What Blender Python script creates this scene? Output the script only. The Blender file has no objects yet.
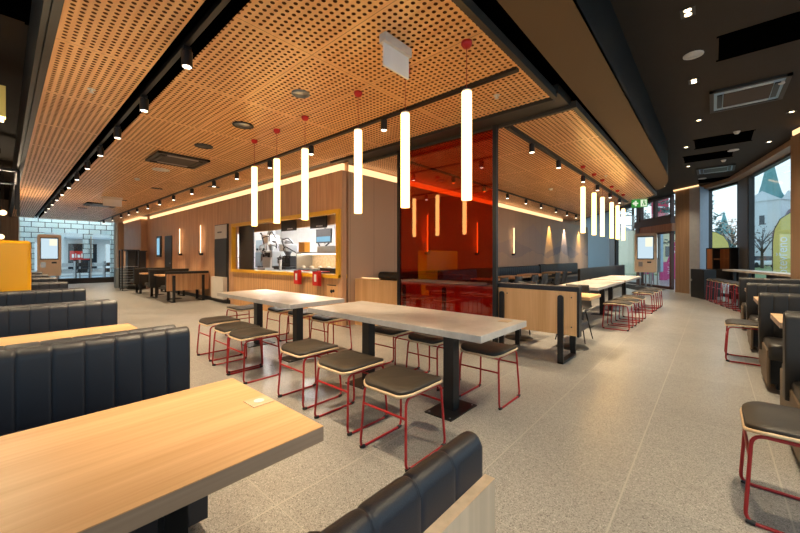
import bpy, math, random
from mathutils import Vector, Matrix
random.seed(4)
PI = math.pi
sc = bpy.context.scene
C = sc.collection

# ------------------------------------------------------------------ mesh helpers
class MB:
    def __init__(s): s.v = []; s.f = []; s.sm = []
    def add(s, vs, fs, smooth=False):
        n = len(s.v); s.v += [tuple(v) for v in vs]
        for f in fs: s.f.append(tuple(i + n for i in f)); s.sm.append(smooth)
        return s
    def box(s, x0, x1, y0, y1, z0, z1, m=None):
        vs = [Vector((x, y, z)) for z in (z0, z1) for y in (y0, y1) for x in (x0, x1)]
        if m: vs = [m @ v for v in vs]
        return s.add(vs, [(0, 2, 3, 1), (4, 5, 7, 6), (0, 1, 5, 4), (2, 6, 7, 3), (0, 4, 6, 2), (1, 3, 7, 5)])
    def cyl(s, p0, p1, r0, r1=None, n=16, smooth=True, caps=True):
        r1 = r0 if r1 is None else r1
        p0, p1 = Vector(p0), Vector(p1); d = (p1 - p0).normalized()
        a = d.orthogonal().normalized(); b = d.cross(a)
        vs = []
        for p, r in ((p0, r0), (p1, r1)):
            for i in range(n):
                t = 2 * PI * i / n; vs.append(p + r * (math.cos(t) * a + math.sin(t) * b))
        s.add(vs, [(i, (i + 1) % n, n + (i + 1) % n, n + i) for i in range(n)], smooth)
        if caps: s.add(vs, [tuple(range(n))[::-1], tuple(range(n, 2 * n))])
        return s
    def tube(s, pts, r, n=8, closed=False):
        P = [Vector(p) for p in pts]; m = len(P); vs = []; prev = None
        for i, p in enumerate(P):
            if closed: d = (P[(i + 1) % m] - P[i - 1]).normalized()
            else: d = (P[min(i + 1, m - 1)] - P[max(i - 1, 0)]).normalized()
            a = d.orthogonal().normalized() if prev is None else (prev - prev.dot(d) * d).normalized()
            prev = a; b = d.cross(a)
            for k in range(n):
                t = 2 * PI * k / n; vs.append(p + r * (math.cos(t) * a + math.sin(t) * b))
        fs = []
        for i in range(m if closed else m - 1):
            j = (i + 1) % m
            for k in range(n):
                l = (k + 1) % n; fs.append((i * n + k, i * n + l, j * n + l, j * n + k))
        s.add(vs, fs, True)
        if not closed: s.add(vs, [tuple(range(n))[::-1], tuple(range((m - 1) * n, m * n))])
        return s
    def prism(s, pts, z0, z1, smooth=False):
        n = len(pts); vs = [(x, y, z0) for x, y in pts] + [(x, y, z1) for x, y in pts]
        s.add(vs, [(i, (i + 1) % n, n + (i + 1) % n, n + i) for i in range(n)], smooth)
        return s.add(vs, [tuple(range(n))[::-1], tuple(range(n, 2 * n))])
    def lathe(s, prof, c=(0, 0, 0), n=20, smooth=True):
        vs = []; m = len(prof)
        for r, z in prof:
            for k in range(n):
                t = 2 * PI * k / n; vs.append((c[0] + r * math.cos(t), c[1] + r * math.sin(t), c[2] + z))
        return s.add(vs, [(i * n + k, i * n + (k + 1) % n, (i + 1) * n + (k + 1) % n, (i + 1) * n + k) for i in range(m - 1) for k in range(n)], smooth)
    def xf(s, m): s.v = [tuple(m @ Vector(v)) for v in s.v]; return s
    def mesh(s, name):
        me = bpy.data.meshes.new(name); me.from_pydata(s.v, [], s.f)
        me.polygons.foreach_set('use_smooth', s.sm); me.update(); return me

def rounded(pts, r, seg=5, closed=False):
    "polyline with rounded corners"
    P = [Vector(p) for p in pts]; n = len(P); out = []
    for i, p in enumerate(P):
        if not closed and i in (0, n - 1): out.append(p); continue
        a = P[i - 1]; b = P[(i + 1) % n]
        da = (a - p); db = (b - p); rr = min(r, da.length * .45, db.length * .45)
        s0 = p + da.normalized() * rr; s1 = p + db.normalized() * rr
        for k in range(seg + 1):
            t = k / seg; out.append((1 - t) ** 2 * s0 + 2 * t * (1 - t) * p + t * t * s1)
    return out

def rrect(w, d, r, seg=5, cx=0, cy=0):
    "2-D rounded rectangle"
    o = []
    for qx, qy, a0 in ((1, 1, 0), (-1, 1, 90), (-1, -1, 180), (1, -1, 270)):
        for k in range(seg + 1):
            a = math.radians(a0 + 90 * k / seg)
            o.append((cx + qx * (w / 2 - r) + r * math.cos(a), cy + qy * (d / 2 - r) + r * math.sin(a)))
    return o

def obj(name, mb, mat=None, parent=None, loc=(0, 0, 0), rz=0, bevel=0, label=None):
    me = mb if isinstance(mb, bpy.types.Mesh) else mb.mesh(name)
    if mat and not me.materials: me.materials.append(mat)
    o = bpy.data.objects.new(name, me); C.objects.link(o)
    o.location = loc; o.rotation_euler = (0, 0, rz)
    if parent: o.parent = parent
    if bevel:
        b = o.modifiers.new('bevel', 'BEVEL'); b.width = bevel; b.segments = 2; b.limit_method = 'ANGLE'; b.angle_limit = math.radians(40)
    if label: o['label'] = label
    return o
def tag(o, label, cat, group=None):
    o['label'] = label; o['category'] = cat
    if group: o['group'] = group
    return o
def thing(name, label, cat, loc=(0, 0, 0), rz=0, group=None):
    o = bpy.data.objects.new(name, None); C.objects.link(o); o.empty_display_size = .1
    o.location = loc; o.rotation_euler = (0, 0, rz); return tag(o, label, cat, group)
def struct(name, mb, mat, parent=None, loc=(0, 0, 0), rz=0, bevel=0):
    o = obj(name, mb, mat, parent, loc, rz, bevel)
    if not parent: o['kind'] = 'structure'
    return o
def sroot(name, loc=(0, 0, 0), rz=0):
    o = bpy.data.objects.new(name, None); C.objects.link(o); o.location = loc; o.rotation_euler = (0, 0, rz)
    o['kind'] = 'structure'; return o
def dup(root, loc, rz=None, label=None, group=None):
    def cp(o, par):
        c = o.copy(); C.objects.link(c); c.parent = par
        for ch in kids.get(o, []): cp(ch, c)
        return c
    kids = {}
    for o in C.objects:
        if o.parent: kids.setdefault(o.parent, []).append(o)
    r = cp(root, None); r.location = loc
    if rz is not None: r.rotation_euler = (0, 0, rz)
    if label: r['label'] = label
    if group: r['group'] = group
    return r
ORD = ['nearest', 'second', 'third', 'fourth', 'fifth', 'sixth', 'seventh', 'eighth', 'ninth', 'tenth', 'eleventh', 'twelfth', 'thirteenth', 'fourteenth', 'fifteenth', 'sixteenth', 'seventeenth', 'eighteenth']

# ------------------------------------------------------------------ materials
def srgb(r, g, b):
    f = lambda c: (c / 255 / 12.92) if c / 255 <= .04045 else ((c / 255 + .055) / 1.055) ** 2.4
    return (f(r), f(g), f(b), 1)
class NT:
    def __init__(s, name):
        s.m = bpy.data.materials.new(name); s.m.use_nodes = True; s.t = s.m.node_tree; s.t.nodes.clear()
        s.out = s.n('ShaderNodeOutputMaterial')
    def n(s, ty, **k):
        x = s.t.nodes.new(ty)
        for a, b in k.items(): setattr(x, a, b)
        return x
    def l(s, a, b): s.t.links.new(a, b)
    def math(s, op, a, b=None, c=None):
        x = s.n('ShaderNodeMath', operation=op)
        for i, v in enumerate((a, b, c)):
            if v is None: continue
            if isinstance(v, (int, float)): x.inputs[i].default_value = v
            else: s.l(v, x.inputs[i])
        return x.outputs[0]
    def mix(s, f, a, b):
        x = s.n('ShaderNodeMix', data_type='RGBA')
        for i, v in ((0, f), (6, a), (7, b)):
            if isinstance(v, (int, float, tuple)): x.inputs[i].default_value = v
            else: s.l(v, x.inputs[i])
        return x.outputs[2]
    def bsdf(s, col, rough=.5, metal=0, spec=.5):
        b = s.n('ShaderNodeBsdfPrincipled')
        for k, v in (('Base Color', col), ('Roughness', rough), ('Metallic', metal), ('Specular IOR Level', spec)):
            if isinstance(v, (int, float, tuple)): b.inputs[k].default_value = v
            else: s.l(v, b.inputs[k])
        return b
    def fin(s, sh): s.l(sh, s.out.inputs[0]); return s.m
    def obco(s):
        x = s.n('ShaderNodeTexCoord'); return x.outputs['Object']
    def xyz(s, v):
        x = s.n('ShaderNodeSeparateXYZ'); s.l(v, x.inputs[0]); return x.outputs
    def noise(s, v, scale, detail=3, sc3=None):
        if sc3:
            m = s.n('ShaderNodeMapping'); m.inputs['Scale'].default_value = sc3; s.l(v, m.inputs[0]); v = m.outputs[0]
        x = s.n('ShaderNodeTexNoise'); x.inputs['Scale'].default_value = scale; x.inputs['Detail'].default_value = detail
        s.l(v, x.inputs['Vector']); return x.outputs['Fac']
    def ramp(s, f, stops):
        x = s.n('ShaderNodeValToRGB'); e = x.color_ramp.elements
        while len(e) < len(stops): e.new(.5)
        for i, (p, c) in enumerate(stops): e[i].position = p; e[i].color = c
        s.l(f, x.inputs[0]); return x.outputs[0]
    def bump(s, b, h, st=.3, dist=.01):
        x = s.n('ShaderNodeBump'); x.inputs['Strength'].default_value = st; x.inputs['Distance'].default_value = dist
        s.l(h, x.inputs['Height']); s.l(x.outputs[0], b.inputs['Normal'])

def plain(name, col, rough=.5, metal=0, spec=.5, vary=.08, scale=6):
    t = NT(name); n = t.noise(t.obco(), scale)
    a = tuple(min(1, c * (1 - vary)) for c in col[:3]) + (1,); b = tuple(min(1, c * (1 + vary)) for c in col[:3]) + (1,)
    return t.fin(t.bsdf(t.mix(n, a, b), rough, metal, spec).outputs[0])
def emit(name, col, st):
    t = NT(name); e = t.n('ShaderNodeEmission'); e.inputs[0].default_value = col; e.inputs[1].default_value = st
    return t.fin(e.outputs[0])
def wood(name, c1, c2, axis=0, rough=.45, groove=0, gaxis=0, gscale=1):
    "grain along axis; optional fine grooves every `groove` metres along gaxis"
    t = NT(name); v = t.obco(); s3 = [14, 14, 14]; s3[axis] = .9
    n = t.noise(v, gscale, 5, tuple(s3)); s4 = [60, 60, 60]; s4[axis] = 1.5
    n2 = t.noise(v, 1, 2, tuple(s4))
    f = t.math('ADD', t.math('MULTIPLY', n, .65), t.math('MULTIPLY', n2, .35))
    col = t.ramp(f, [(.36, c1), (.64, c2)])
    if groove:
        co = t.xyz(v)[gaxis]; fr = t.math('FRACT', t.math('DIVIDE', co, groove))
        g = t.math('LESS_THAN', fr, .006 / groove)
        col = t.mix(g, col, tuple(c * .45 for c in c1[:3]) + (1,))
    return t.fin(t.bsdf(col, rough).outputs[0])

M = {}
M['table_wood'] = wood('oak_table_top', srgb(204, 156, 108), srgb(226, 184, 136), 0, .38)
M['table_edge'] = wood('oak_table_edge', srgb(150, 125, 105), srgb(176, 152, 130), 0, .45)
M['panel_wood'] = wood('light_wood_panel', srgb(216, 164, 108), srgb(234, 188, 134), 2, .45)
M['wall_wood'] = wood('wall_wood_veneer', srgb(192, 142, 104), srgb(216, 168, 128), 2, .5, .62, 1)
M['wall_wood_x'] = wood('wall_wood_veneer_side', srgb(186, 136, 96), srgb(208, 158, 116), 2, .5, .62, 0)
M['counter_wood'] = wood('counter_wood', srgb(206, 150, 96), srgb(226, 174, 118), 2, .45, .09, 1)
M['ply'] = wood('plywood_edge', srgb(196, 166, 130), srgb(222, 196, 160), 0, .45)
M['shelf_wood'] = wood('shelf_wood', srgb(150, 92, 52), srgb(176, 112, 66), 2, .5)
M['concrete_top'] = None
t = NT('concrete_table_top'); v = t.obco(); n = t.noise(v, 3.5, 6); n2 = t.noise(v, 30, 3)
col = t.ramp(t.math('ADD', t.math('MULTIPLY', n, .75), t.math('MULTIPLY', n2, .25)), [(.35, srgb(172, 163, 154)), (.65, srgb(200, 192, 184))])
M['concrete_top'] = t.fin(t.bsdf(col, .32).outputs[0])
def leather(name, col, rough=.42):
    t = NT(name); v = t.obco(); n = t.noise(v, 420, 2); m = t.noise(v, 5, 2)
    b = t.bsdf(t.mix(m, tuple(c * .85 for c in col[:3]) + (1,), tuple(c * 1.15 for c in col[:3]) + (1,)), rough)
    t.bump(b, n, .25, .002); return t.fin(b.outputs[0])
M['leather'] = leather('black_leather', srgb(26, 28, 38), .45)
M['cushion'] = leather('dark_taupe_leather', srgb(46, 40, 34), .52)
M['tan_leather'] = leather('tan_leather', srgb(96, 78, 58), .5)
M['brown_leather'] = leather('brown_black_leather', srgb(34, 29, 25), .48)
M['black'] = plain('black_metal', srgb(24, 23, 24), .4, 0, .5)
M['black_gloss'] = plain('black_gloss', srgb(12, 12, 13), .15)
M['red_metal'] = plain('red_powder_coat', srgb(158, 26, 30), .35)
M['red'] = plain('red_plastic', srgb(200, 30, 26), .4)
M['steel'] = plain('brushed_steel', srgb(170, 172, 174), .3, .9)
M['steel_pale'] = plain('pale_steel', srgb(196, 200, 202), .35, .3)
M['white'] = plain('white_paint', srgb(228, 226, 222), .5)
M['white_plastic'] = plain('white_plastic', srgb(214, 206, 196), .4)
M['yellow'] = plain('yellow_paint', srgb(236, 168, 0), .3, vary=.02)
M['yellow_frame'] = plain('yellow_frame', srgb(238, 178, 40), .4, vary=.03)
M['dark_ceiling'] = plain('dark_painted_ceiling', srgb(58, 50, 42), .8, 0, .2)
M['soffit'] = plain('taupe_painted_soffit', srgb(100, 80, 56), .7, 0, .3, .03, 2)
M['fascia'] = plain('dark_bronze_trim', srgb(52, 46, 40), .5)
M['bulk_side'] = plain('black_bulkhead_side', srgb(30, 27, 25), .6, 0, .2)
M['grille_brown'] = plain('brown_grille', srgb(62, 44, 30), .6)
M['void'] = plain('ceiling_void', srgb(110, 66, 36), .9, 0, .1)
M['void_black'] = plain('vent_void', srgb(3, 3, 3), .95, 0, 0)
M['anthracite'] = plain('anthracite_panel', srgb(52, 50, 50), .45)
M['grey_frame'] = plain('grey_window_frame', srgb(92, 90, 92), .45)
M['dark_frame'] = plain('dark_window_frame', srgb(26, 28, 30), .4)
M['brown_frame'] = plain('red_brown_frame', srgb(74, 40, 26), .5)
M['concrete'] = plain('grey_concrete', srgb(158, 160, 168), .75, 0, .3, .1, 9)
M['column_wood'] = wood('column_wood', srgb(134, 106, 82), srgb(154, 124, 98), 2, .5)
M['silver_blue'] = plain('blue_grey_plastic', srgb(146, 172, 194), .4)
M['grey_panel'] = plain('grey_blue_panel', srgb(120, 130, 136), .4)
t = NT('frosted_grey_panel'); b_ = t.bsdf(srgb(150, 164, 168), .4); tl = t.n('ShaderNodeBsdfTranslucent'); tl.inputs[0].default_value = srgb(170, 186, 192)
mx = t.n('ShaderNodeMixShader'); mx.inputs[0].default_value = .5; t.l(b_.outputs[0], mx.inputs[1]); t.l(tl.outputs[0], mx.inputs[2]); M['frosted'] = t.fin(mx.outputs[0])
M['kiosk_case'] = plain('pale_timber_kiosk_case', srgb(238, 208, 178), .45)
M['mat'] = plain('entrance_mat', srgb(50, 48, 48), .95, 0, .1)
M['green_sign'] = emit('green_sign_light', srgb(60, 140, 60), .34)
M['sign_white'] = emit('sign_white_light', srgb(230, 240, 210), .34)
M['screen'] = emit('bright_screen', srgb(205, 228, 240), .34)
M['screen_warm'] = emit('screen_pale_block', srgb(252, 248, 220), .36)
M['blue_sign'] = emit('blue_lit_sign', srgb(150, 200, 225), .34)
M['blue_note'] = plain('blue_sheet', srgb(60, 180, 225), .5)
M['orange'] = plain('orange_plastic', srgb(235, 160, 50), .4)
M['tube'] = emit('pendant_tube_light', (1.0, .57, .16, 1), 2.9)
M['cove'] = emit('cove_led_light', (1.0, .58, .27, 1), .62)
M['sconce'] = emit('sconce_led_light', (1.0, .62, .30, 1), 1.5)
M['lens'] = emit('spot_lens_light', (1.0, .82, .60, 1), 3.0)
M['down'] = emit('downlight_lens', (1.0, .78, .45, 1), 3.0)
M['kitchen_light'] = emit('kitchen_panel_light', (1.0, .98, .95, 1), 26.0)
M['cool'] = emit('cool_strip_light', (.9, .97, 1.0, 1), 14.0)  # only for the strip added behind the far window tiles
M['magenta'] = plain('magenta_banner', srgb(200, 60, 120), .6)
M['banner_yellow'] = plain('pale_yellow_banner', srgb(226, 200, 104), .6)
M['grass'] = plain('winter_grass', srgb(120, 130, 80), .9, vary=.25, scale=3)
M['asphalt'] = plain('pale_asphalt', srgb(188, 192, 196), .8)
M['church_wall'] = plain('white_church_plaster', srgb(214, 216, 220), .8)
M['copper'] = plain('green_copper_roof', srgb(104, 150, 150), .6, vary=.15, scale=.6)
M['roof_red'] = plain('dull_red_roof', srgb(140, 110, 118), .7)
M['bark'] = plain('bark', srgb(80, 66, 56), .9)
M['pine'] = plain('pine_needles', srgb(84, 108, 100), .9, vary=.3, scale=8)
M['autumn'] = plain('autumn_leaves', srgb(176, 142, 118), .9, vary=.3, scale=3)
M['cream_wall'] = plain('cream_facade', srgb(216, 202, 170), .8)
M['pink_wall'] = plain('pink_red_facade', srgb(190, 60, 80), .7)
M['car_white'] = plain('white_car_paint', srgb(220, 222, 226), .25)
M['car_red'] = plain('dark_red_car_paint', srgb(120, 40, 44), .25)
M['car_glass'] = plain('dark_car_glass', srgb(40, 46, 52), .1)
M['rubber'] = plain('tyre_rubber', srgb(22, 22, 22), .8)

def floor_mat():
    t = NT('terrazzo_tiles'); v = t.obco(); x, y, z = t.xyz(v)
    vo = t.n('ShaderNodeTexVoronoi'); vo.inputs['Scale'].default_value = 230; t.l(v, vo.inputs['Vector'])
    speck = t.ramp(vo.outputs['Color'], [(.14, srgb(92, 89, 86)), (.36, srgb(138, 135, 131)), (.78, srgb(154, 151, 147)), (.95, srgb(186, 183, 180))])
    big = t.noise(v, .9, 3)
    # per-tile tint
    px, py = .656, .656
    ux = t.math('DIVIDE', t.math('ADD', x, -.94 + 6.56), px); uy = t.math('DIVIDE', t.math('ADD', y, -.37 + 6.56), py)
    ix = t.math('FLOOR', ux); iy = t.math('FLOOR', uy)
    wn = t.n('ShaderNodeTexWhiteNoise', noise_dimensions='2D'); cb = t.n('ShaderNodeCombineXYZ'); t.l(ix, cb.inputs[0]); t.l(iy, cb.inputs[1]); t.l(cb.outputs[0], wn.inputs['Vector'])
    tint = t.math('ADD', t.math('MULTIPLY', wn.outputs['Value'], .10), t.math('ADD', t.math('MULTIPLY', big, .16), .84))
    mm = t.n('ShaderNodeVectorMath', operation='SCALE'); t.l(speck, mm.inputs[0]); t.l(tint, mm.inputs['Scale'])
    def line(u, w): 
        fr = t.math('FRACT', u); return t.math('GREATER_THAN', t.math('ABSOLUTE', t.math('SUBTRACT', fr, .5)), .5 - w / .656 / 2)
    j = t.math('MAXIMUM', line(ux, .004), line(uy, .008))
    col = t.mix(j, mm.outputs[0], srgb(162, 157, 150))
    b = t.bsdf(col, t.math('ADD', t.math('MULTIPLY', t.noise(v, 6, 3), .14), .24), 0, .45)
    return t.fin(b.outputs[0])
M['floor'] = floor_mat()

def perf(name, lx, ly, nx, ny, swap=False):
    "perforated timber board: panels lx by ly, nx by ny round holes pierced through to the void above"
    t = NT(name); v = t.obco(); x, y, z = t.xyz(v); P = .0555
    u = t.math('MULTIPLY', t.math('FRACT', t.math('DIVIDE', x, lx)), lx)
    w = t.math('MULTIPLY', t.math('FRACT', t.math('DIVIDE', y, ly)), ly)
    def ax(c, L, n):
        q = t.math('DIVIDE', t.math('SUBTRACT', c, (L - (n - 1) * P) / 2), P)
        r = t.math('ROUND', q); d = t.math('MULTIPLY', t.math('SUBTRACT', q, r), P)
        ok = t.math('LESS_THAN', t.math('ABSOLUTE', t.math('SUBTRACT', r, (n - 1) / 2)), n / 2)
        return d, ok
    dx, okx = ax(u, lx, nx); dy, oky = ax(w, ly, ny)
    d2 = t.math('ADD', t.math('MULTIPLY', dx, dx), t.math('MULTIPLY', dy, dy))
    hole = t.math('MULTIPLY', t.math('LESS_THAN', d2, .0155 ** 2), t.math('MULTIPLY', okx, oky))
    n = t.noise(v, 1, 4, (16, 1.2, 1) if not swap else (1.2, 16, 1))
    col = t.ramp(n, [(.3, srgb(224, 160, 100)), (.7, srgb(244, 190, 128))])
    gr = t.math('MAXIMUM', t.math('LESS_THAN', u, .004), t.math('LESS_THAN', w, .004))
    col = t.mix(gr, col, srgb(120, 74, 42))
    b = t.bsdf(col, .34)
    tr = t.n('ShaderNodeBsdfTransparent'); mx = t.n('ShaderNodeMixShader')
    t.l(hole, mx.inputs[0]); t.l(b.outputs[0], mx.inputs[1]); t.l(tr.outputs[0], mx.inputs[2])
    return t.fin(mx.outputs[0])
M['perf'] = perf('perforated_timber', .70, 1.33, 12, 23)
M['perf_narrow'] = perf('perforated_timber_narrow', .65, 1.33, 11, 23)
M['perf_b'] = perf('perforated_timber_cross', 1.33, .70, 23, 12, True)

def glassy(name, col, refl=.9, tint_blend=1.45):
    t = NT(name); tr = t.n('ShaderNodeBsdfTransparent'); tr.inputs[0].default_value = col
    gl = t.n('ShaderNodeBsdfGlossy'); gl.inputs['Roughness'].default_value = .01; gl.inputs[0].default_value = (refl, refl, refl, 1)
    lw_ = t.n('ShaderNodeLayerWeight'); lw_.inputs[0].default_value = .5
    fr = t.math('MULTIPLY_ADD', t.math('POWER', lw_.outputs['Facing'], 5.0), .55, .03)
    mx = t.n('ShaderNodeMixShader'); t.l(fr, mx.inputs[0]); t.l(tr.outputs[0], mx.inputs[1]); t.l(gl.outputs[0], mx.inputs[2])
    return t.fin(mx.outputs[0])
M['glass'] = glassy('clear_glass', (.93, .96, .96, 1))
t = NT('red_glass'); tr = t.n('ShaderNodeBsdfTransparent'); tr.inputs[0].default_value = (.82, .22, .06, 1)
df = t.bsdf(srgb(120, 26, 6), .1); mx = t.n('ShaderNodeMixShader'); mx.inputs[0].default_value = .10
t.l(tr.outputs[0], mx.inputs[1]); t.l(df.outputs[0], mx.inputs[2])
gl = t.n('ShaderNodeBsdfGlossy'); gl.inputs['Roughness'].default_value = .01; m2 = t.n('ShaderNodeMixShader'); m2.inputs[0].default_value = .11
t.l(mx.outputs[0], m2.inputs[1]); t.l(gl.outputs[0], m2.inputs[2]); M['red_glass'] = t.fin(m2.outputs[0])

def mural():
    t = NT('mural_wallpaper'); v = t.obco(); x, y, z = t.xyz(v)
    # layered mountain silhouettes in muted mauve and grey
    col = srgb(186, 158, 134)
    for base, amp, sc_, c, off in ((1.95, .9, .45, srgb(176, 152, 140), 3), (1.5, .5, .35, srgb(152, 136, 136), 9), (1.25, .3, .6, srgb(184, 156, 138), 17)):
        a = t.math('PINGPONG', t.math('ADD', t.math('MULTIPLY', x, sc_), off), 1.0)
        h = t.math('ADD', t.math('MULTIPLY', a, amp), base - amp * .5)
        n = t.n('ShaderNodeTexNoise'); n.inputs['Scale'].default_value = 2; t.l(v, n.inputs['Vector'])
        h = t.math('ADD', h, t.math('MULTIPLY', n.outputs['Fac'], .25))
        col = t.mix(t.math('LESS_THAN', z, h), col, c)
    far = t.math('MULTIPLY_ADD', x, .12, -.9)
    col2 = t.mix(t.math('MINIMUM', t.math('MAXIMUM', far, 0.0), 1.0), srgb(190, 152, 120), col)
    fr = t.math('LESS_THAN', t.math('FRACT', t.math('DIVIDE', x, .62)), .01)
    col2 = t.mix(fr, col2, srgb(110, 86, 72))
    return t.fin(t.bsdf(col2, .55).outputs[0])
M['mural'] = mural()

def brick_mat():
    t = NT('frosted_brick_tiles'); v = t.obco(); mp = t.n('ShaderNodeMapping'); mp.inputs['Rotation'].default_value = (PI / 2, 0, 0); t.l(v, mp.inputs[0])
    x, y, z = t.xyz(v); cb = t.n('ShaderNodeCombineXYZ'); t.l(x, cb.inputs[0]); t.l(z, cb.inputs[1])
    b = t.n('ShaderNodeTexBrick'); t.l(cb.outputs[0], b.inputs['Vector']); b.inputs['Scale'].default_value = 1
    b.inputs['Brick Width'].default_value = .44; b.inputs['Row Height'].default_value = .24; b.inputs['Mortar Size'].default_value = .014
    b.inputs['Color1'].default_value = srgb(242, 248, 248); b.inputs['Color2'].default_value = srgb(226, 236, 236); b.inputs['Mortar'].default_value = srgb(60, 72, 74)
    s = t.bsdf(b.outputs['Color'], .3); tl = t.n('ShaderNodeBsdfTranslucent'); t.l(b.outputs['Color'], tl.inputs[0])
    mx = t.n('ShaderNodeMixShader'); mx.inputs[0].default_value = .65; t.l(s.outputs[0], mx.inputs[1]); t.l(tl.outputs[0], mx.inputs[2])
    return t.fin(mx.outputs[0])
M['brick'] = brick_mat()

# ------------------------------------------------------------------ camera and world
cam = bpy.data.cameras.new('camera'); co = bpy.data.objects.new('camera', cam); C.objects.link(co)
yaw = math.atan2(313, 353)
co.location = (0, 0, 1.28); co.rotation_euler = (PI / 2, 0, -(PI / 2 - yaw))
cam.sensor_width = 36; cam.lens = 353 / 800 * 36; cam.shift_y = -9.5 / 800; cam.clip_start = .02; cam.clip_end = 400
sc.camera = co
w = bpy.data.worlds.new('sky'); sc.world = w; w.use_nodes = True; nt = w.node_tree; nt.nodes.clear()
tc = nt.nodes.new('ShaderNodeTexCoord'); sx = nt.nodes.new('ShaderNodeSeparateXYZ'); nt.links.new(tc.outputs['Generated'], sx.inputs[0])
rp = nt.nodes.new('ShaderNodeValToRGB'); e = rp.color_ramp.elements
e[0].position = .0; e[0].color = srgb(224, 236, 242); e[1].position = .55; e[1].color = srgb(172, 212, 236)
nt.links.new(sx.outputs[2], rp.inputs[0])
bg = nt.nodes.new('ShaderNodeBackground'); bg.inputs[1].default_value = .66; nt.links.new(rp.outputs[0], bg.inputs[0])
wo = nt.nodes.new('ShaderNodeOutputWorld'); nt.links.new(bg.outputs[0], wo.inputs[0])
sc.view_settings.view_transform = 'Standard'; sc.view_settings.look = 'None'; sc.view_settings.exposure = 1.6; sc.view_settings.gamma = 1
try: sc.view_settings.use_curve_mapping = False
except Exception: pass

def light(name, ty, loc, energy, col=(1, .78, .52), rot=(0, 0, 0), **k):
    d = bpy.data.lights.new(name, ty); d.energy = energy; d.color = col
    for a, b in k.items(): setattr(d, a, b)
    o = bpy.data.objects.new(name, d); C.objects.link(o); o.location = loc; o.rotation_euler = rot
    return o

ZC = 3.03; ZD = 3.75
# ------------------------------------------------------------------ room shell
struct('floor', MB().box(-6, 30, -3.2, 24.0, -.12, 0), M['floor'])
# perforated timber ceilings with a void above the holes
struct('ceiling', MB().add([(0, -1.28, 0), (.65, -1.28, 0), (.65, 20, 0), (0, 20, 0)], [(0, 1, 2, 3)]), M['perf_narrow'], loc=(.28, 2.6, ZC))
struct('ceiling', MB().add([(-.67, -1.28, 0), (2.2, -1.28, 0), (2.2, 20.4, 0), (-.67, 20.4, 0)], [(0, 1, 2, 3)]), M['perf'], loc=(1.78, 2.6, ZC))
struct('ceiling', MB().add([(-1.29, -1.58, 0), (6.46, -1.58, 0), (8.4, -.46, 0), (13.0, 2.29, 0), (-1.29, 2.29, 0)], [(0, 1, 2, 3, 4)]), M['perf_b'], loc=(5.74, 2.81, ZC))
struct('ceiling', MB().box(.28, .915, 1.32, 22.98, ZC + .05, ZC + .09).box(1.125, 3.98, 1.32, 22.98, ZC + .05, ZC + .09), M['void'])
struct('ceiling', MB().prism([(4.45, 1.23), (12.2, 1.23), (14.14, 2.35), (18.74, 5.1), (4.45, 5.1)], ZC + .05, ZC + .09), M['void'])
# dark beam between the two timber fields, and trims round them
struct('trim_1', MB().box(3.98, 4.45, 1.25, 5.3, ZC + .02, 3.6).box(3.98, 4.16, 5.3, 23, ZC + .02, 3.6), M['fascia'])
def frame_strip(name, pts, h=.08, th=.05, z=ZC - .02):
    mb = MB()
    for (x0, y0), (x1, y1) in zip(pts[:-1], pts[1:]):
        d = Vector((x1 - x0, y1 - y0)); L = d.length; a = math.atan2(d.y, d.x)
        mb.box(-.001, L + .001, -th, 0, z, z + h, Matrix.Translation((x0, y0, 0)) @ Matrix.Rotation(a, 4, 'Z'))
    return struct(name, mb, M['fascia'])
frame_strip('trim_2', [(.28, 23), (.28, 1.32)])
frame_strip('trim_3', [(.28 - .05, 1.32), (4.0, 1.32)])
frame_strip('trim_4', [(4.03, 1.32), (4.03, 5.3)])
frame_strip('trim_5', [(4.45, 5.1), (4.45, 1.23)])
frame_strip('trim_6', [(4.40, 1.23), (12.2, 1.23), (14.14, 2.35), (18.74, 5.1)])
# taupe bulkhead soffit, rounded at its far end, with its black vertical face
bp = [(-3, .74), (8.6, .74)]
for k in range(1, 13):
    a = -PI / 2 + PI * .62 * k / 12
    bp.append((8.6 + 3.15 * math.cos(a) , 2.3 + 1.56 * math.sin(a) ))
outer = list(bp)
bp2 = bp + [(12.1, 1.12), (-3, 1.12)]
bp2 = [(-3, .74), (9.2, .74), (9.9, .76), (10.5, .80), (11.0, .87), (11.4, .96), (11.7, 1.08), (11.88, 1.2), (11.9, 1.215), (-3, 1.13)]
struct('ceiling', MB().prism(bp2[:8] + [(11.7, 1.16), (-3, 1.13)], 3.09, 3.13), M['soffit'])
wl = MB(); pp = bp2[:8] + [(12.3, 1.7)]
for a, b in zip(pp[:-1], pp[1:]):
    wl.add([(a[0], a[1], 3.09), (b[0], b[1], 3.09), (b[0], b[1], ZD), (a[0], a[1], ZD)], [(0, 1, 2, 3)])
struct('trim_7', wl, M['bulk_side'])
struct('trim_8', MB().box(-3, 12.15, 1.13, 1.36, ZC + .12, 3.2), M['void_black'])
# high dark ceiling: right aisle, entrance, left aisle, and above
struct('ceiling', MB().prism([(-6, -2.12), (9.9, -2.12), (9.95, -1.92), (11.9, -1.38), (14.18, -.90), (15.0, -.73), (16.3, .0), (16.8, .30), (17.5, 1.1), (26.6, 7.3), (12.2, 7.4), (12.2, .76), (.26, .76), (.26, 23), (-6, 23)], ZD, ZD + .1), M['dark_ceiling'])
struct('ceiling', MB().box(.2, 12.4, .70, 23, ZD + .002, ZD + .1), M['dark_ceiling'])
struct('trim_9', MB().box(.19, .225, 1.2, 23, ZC, ZD), M['fascia'])
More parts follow.
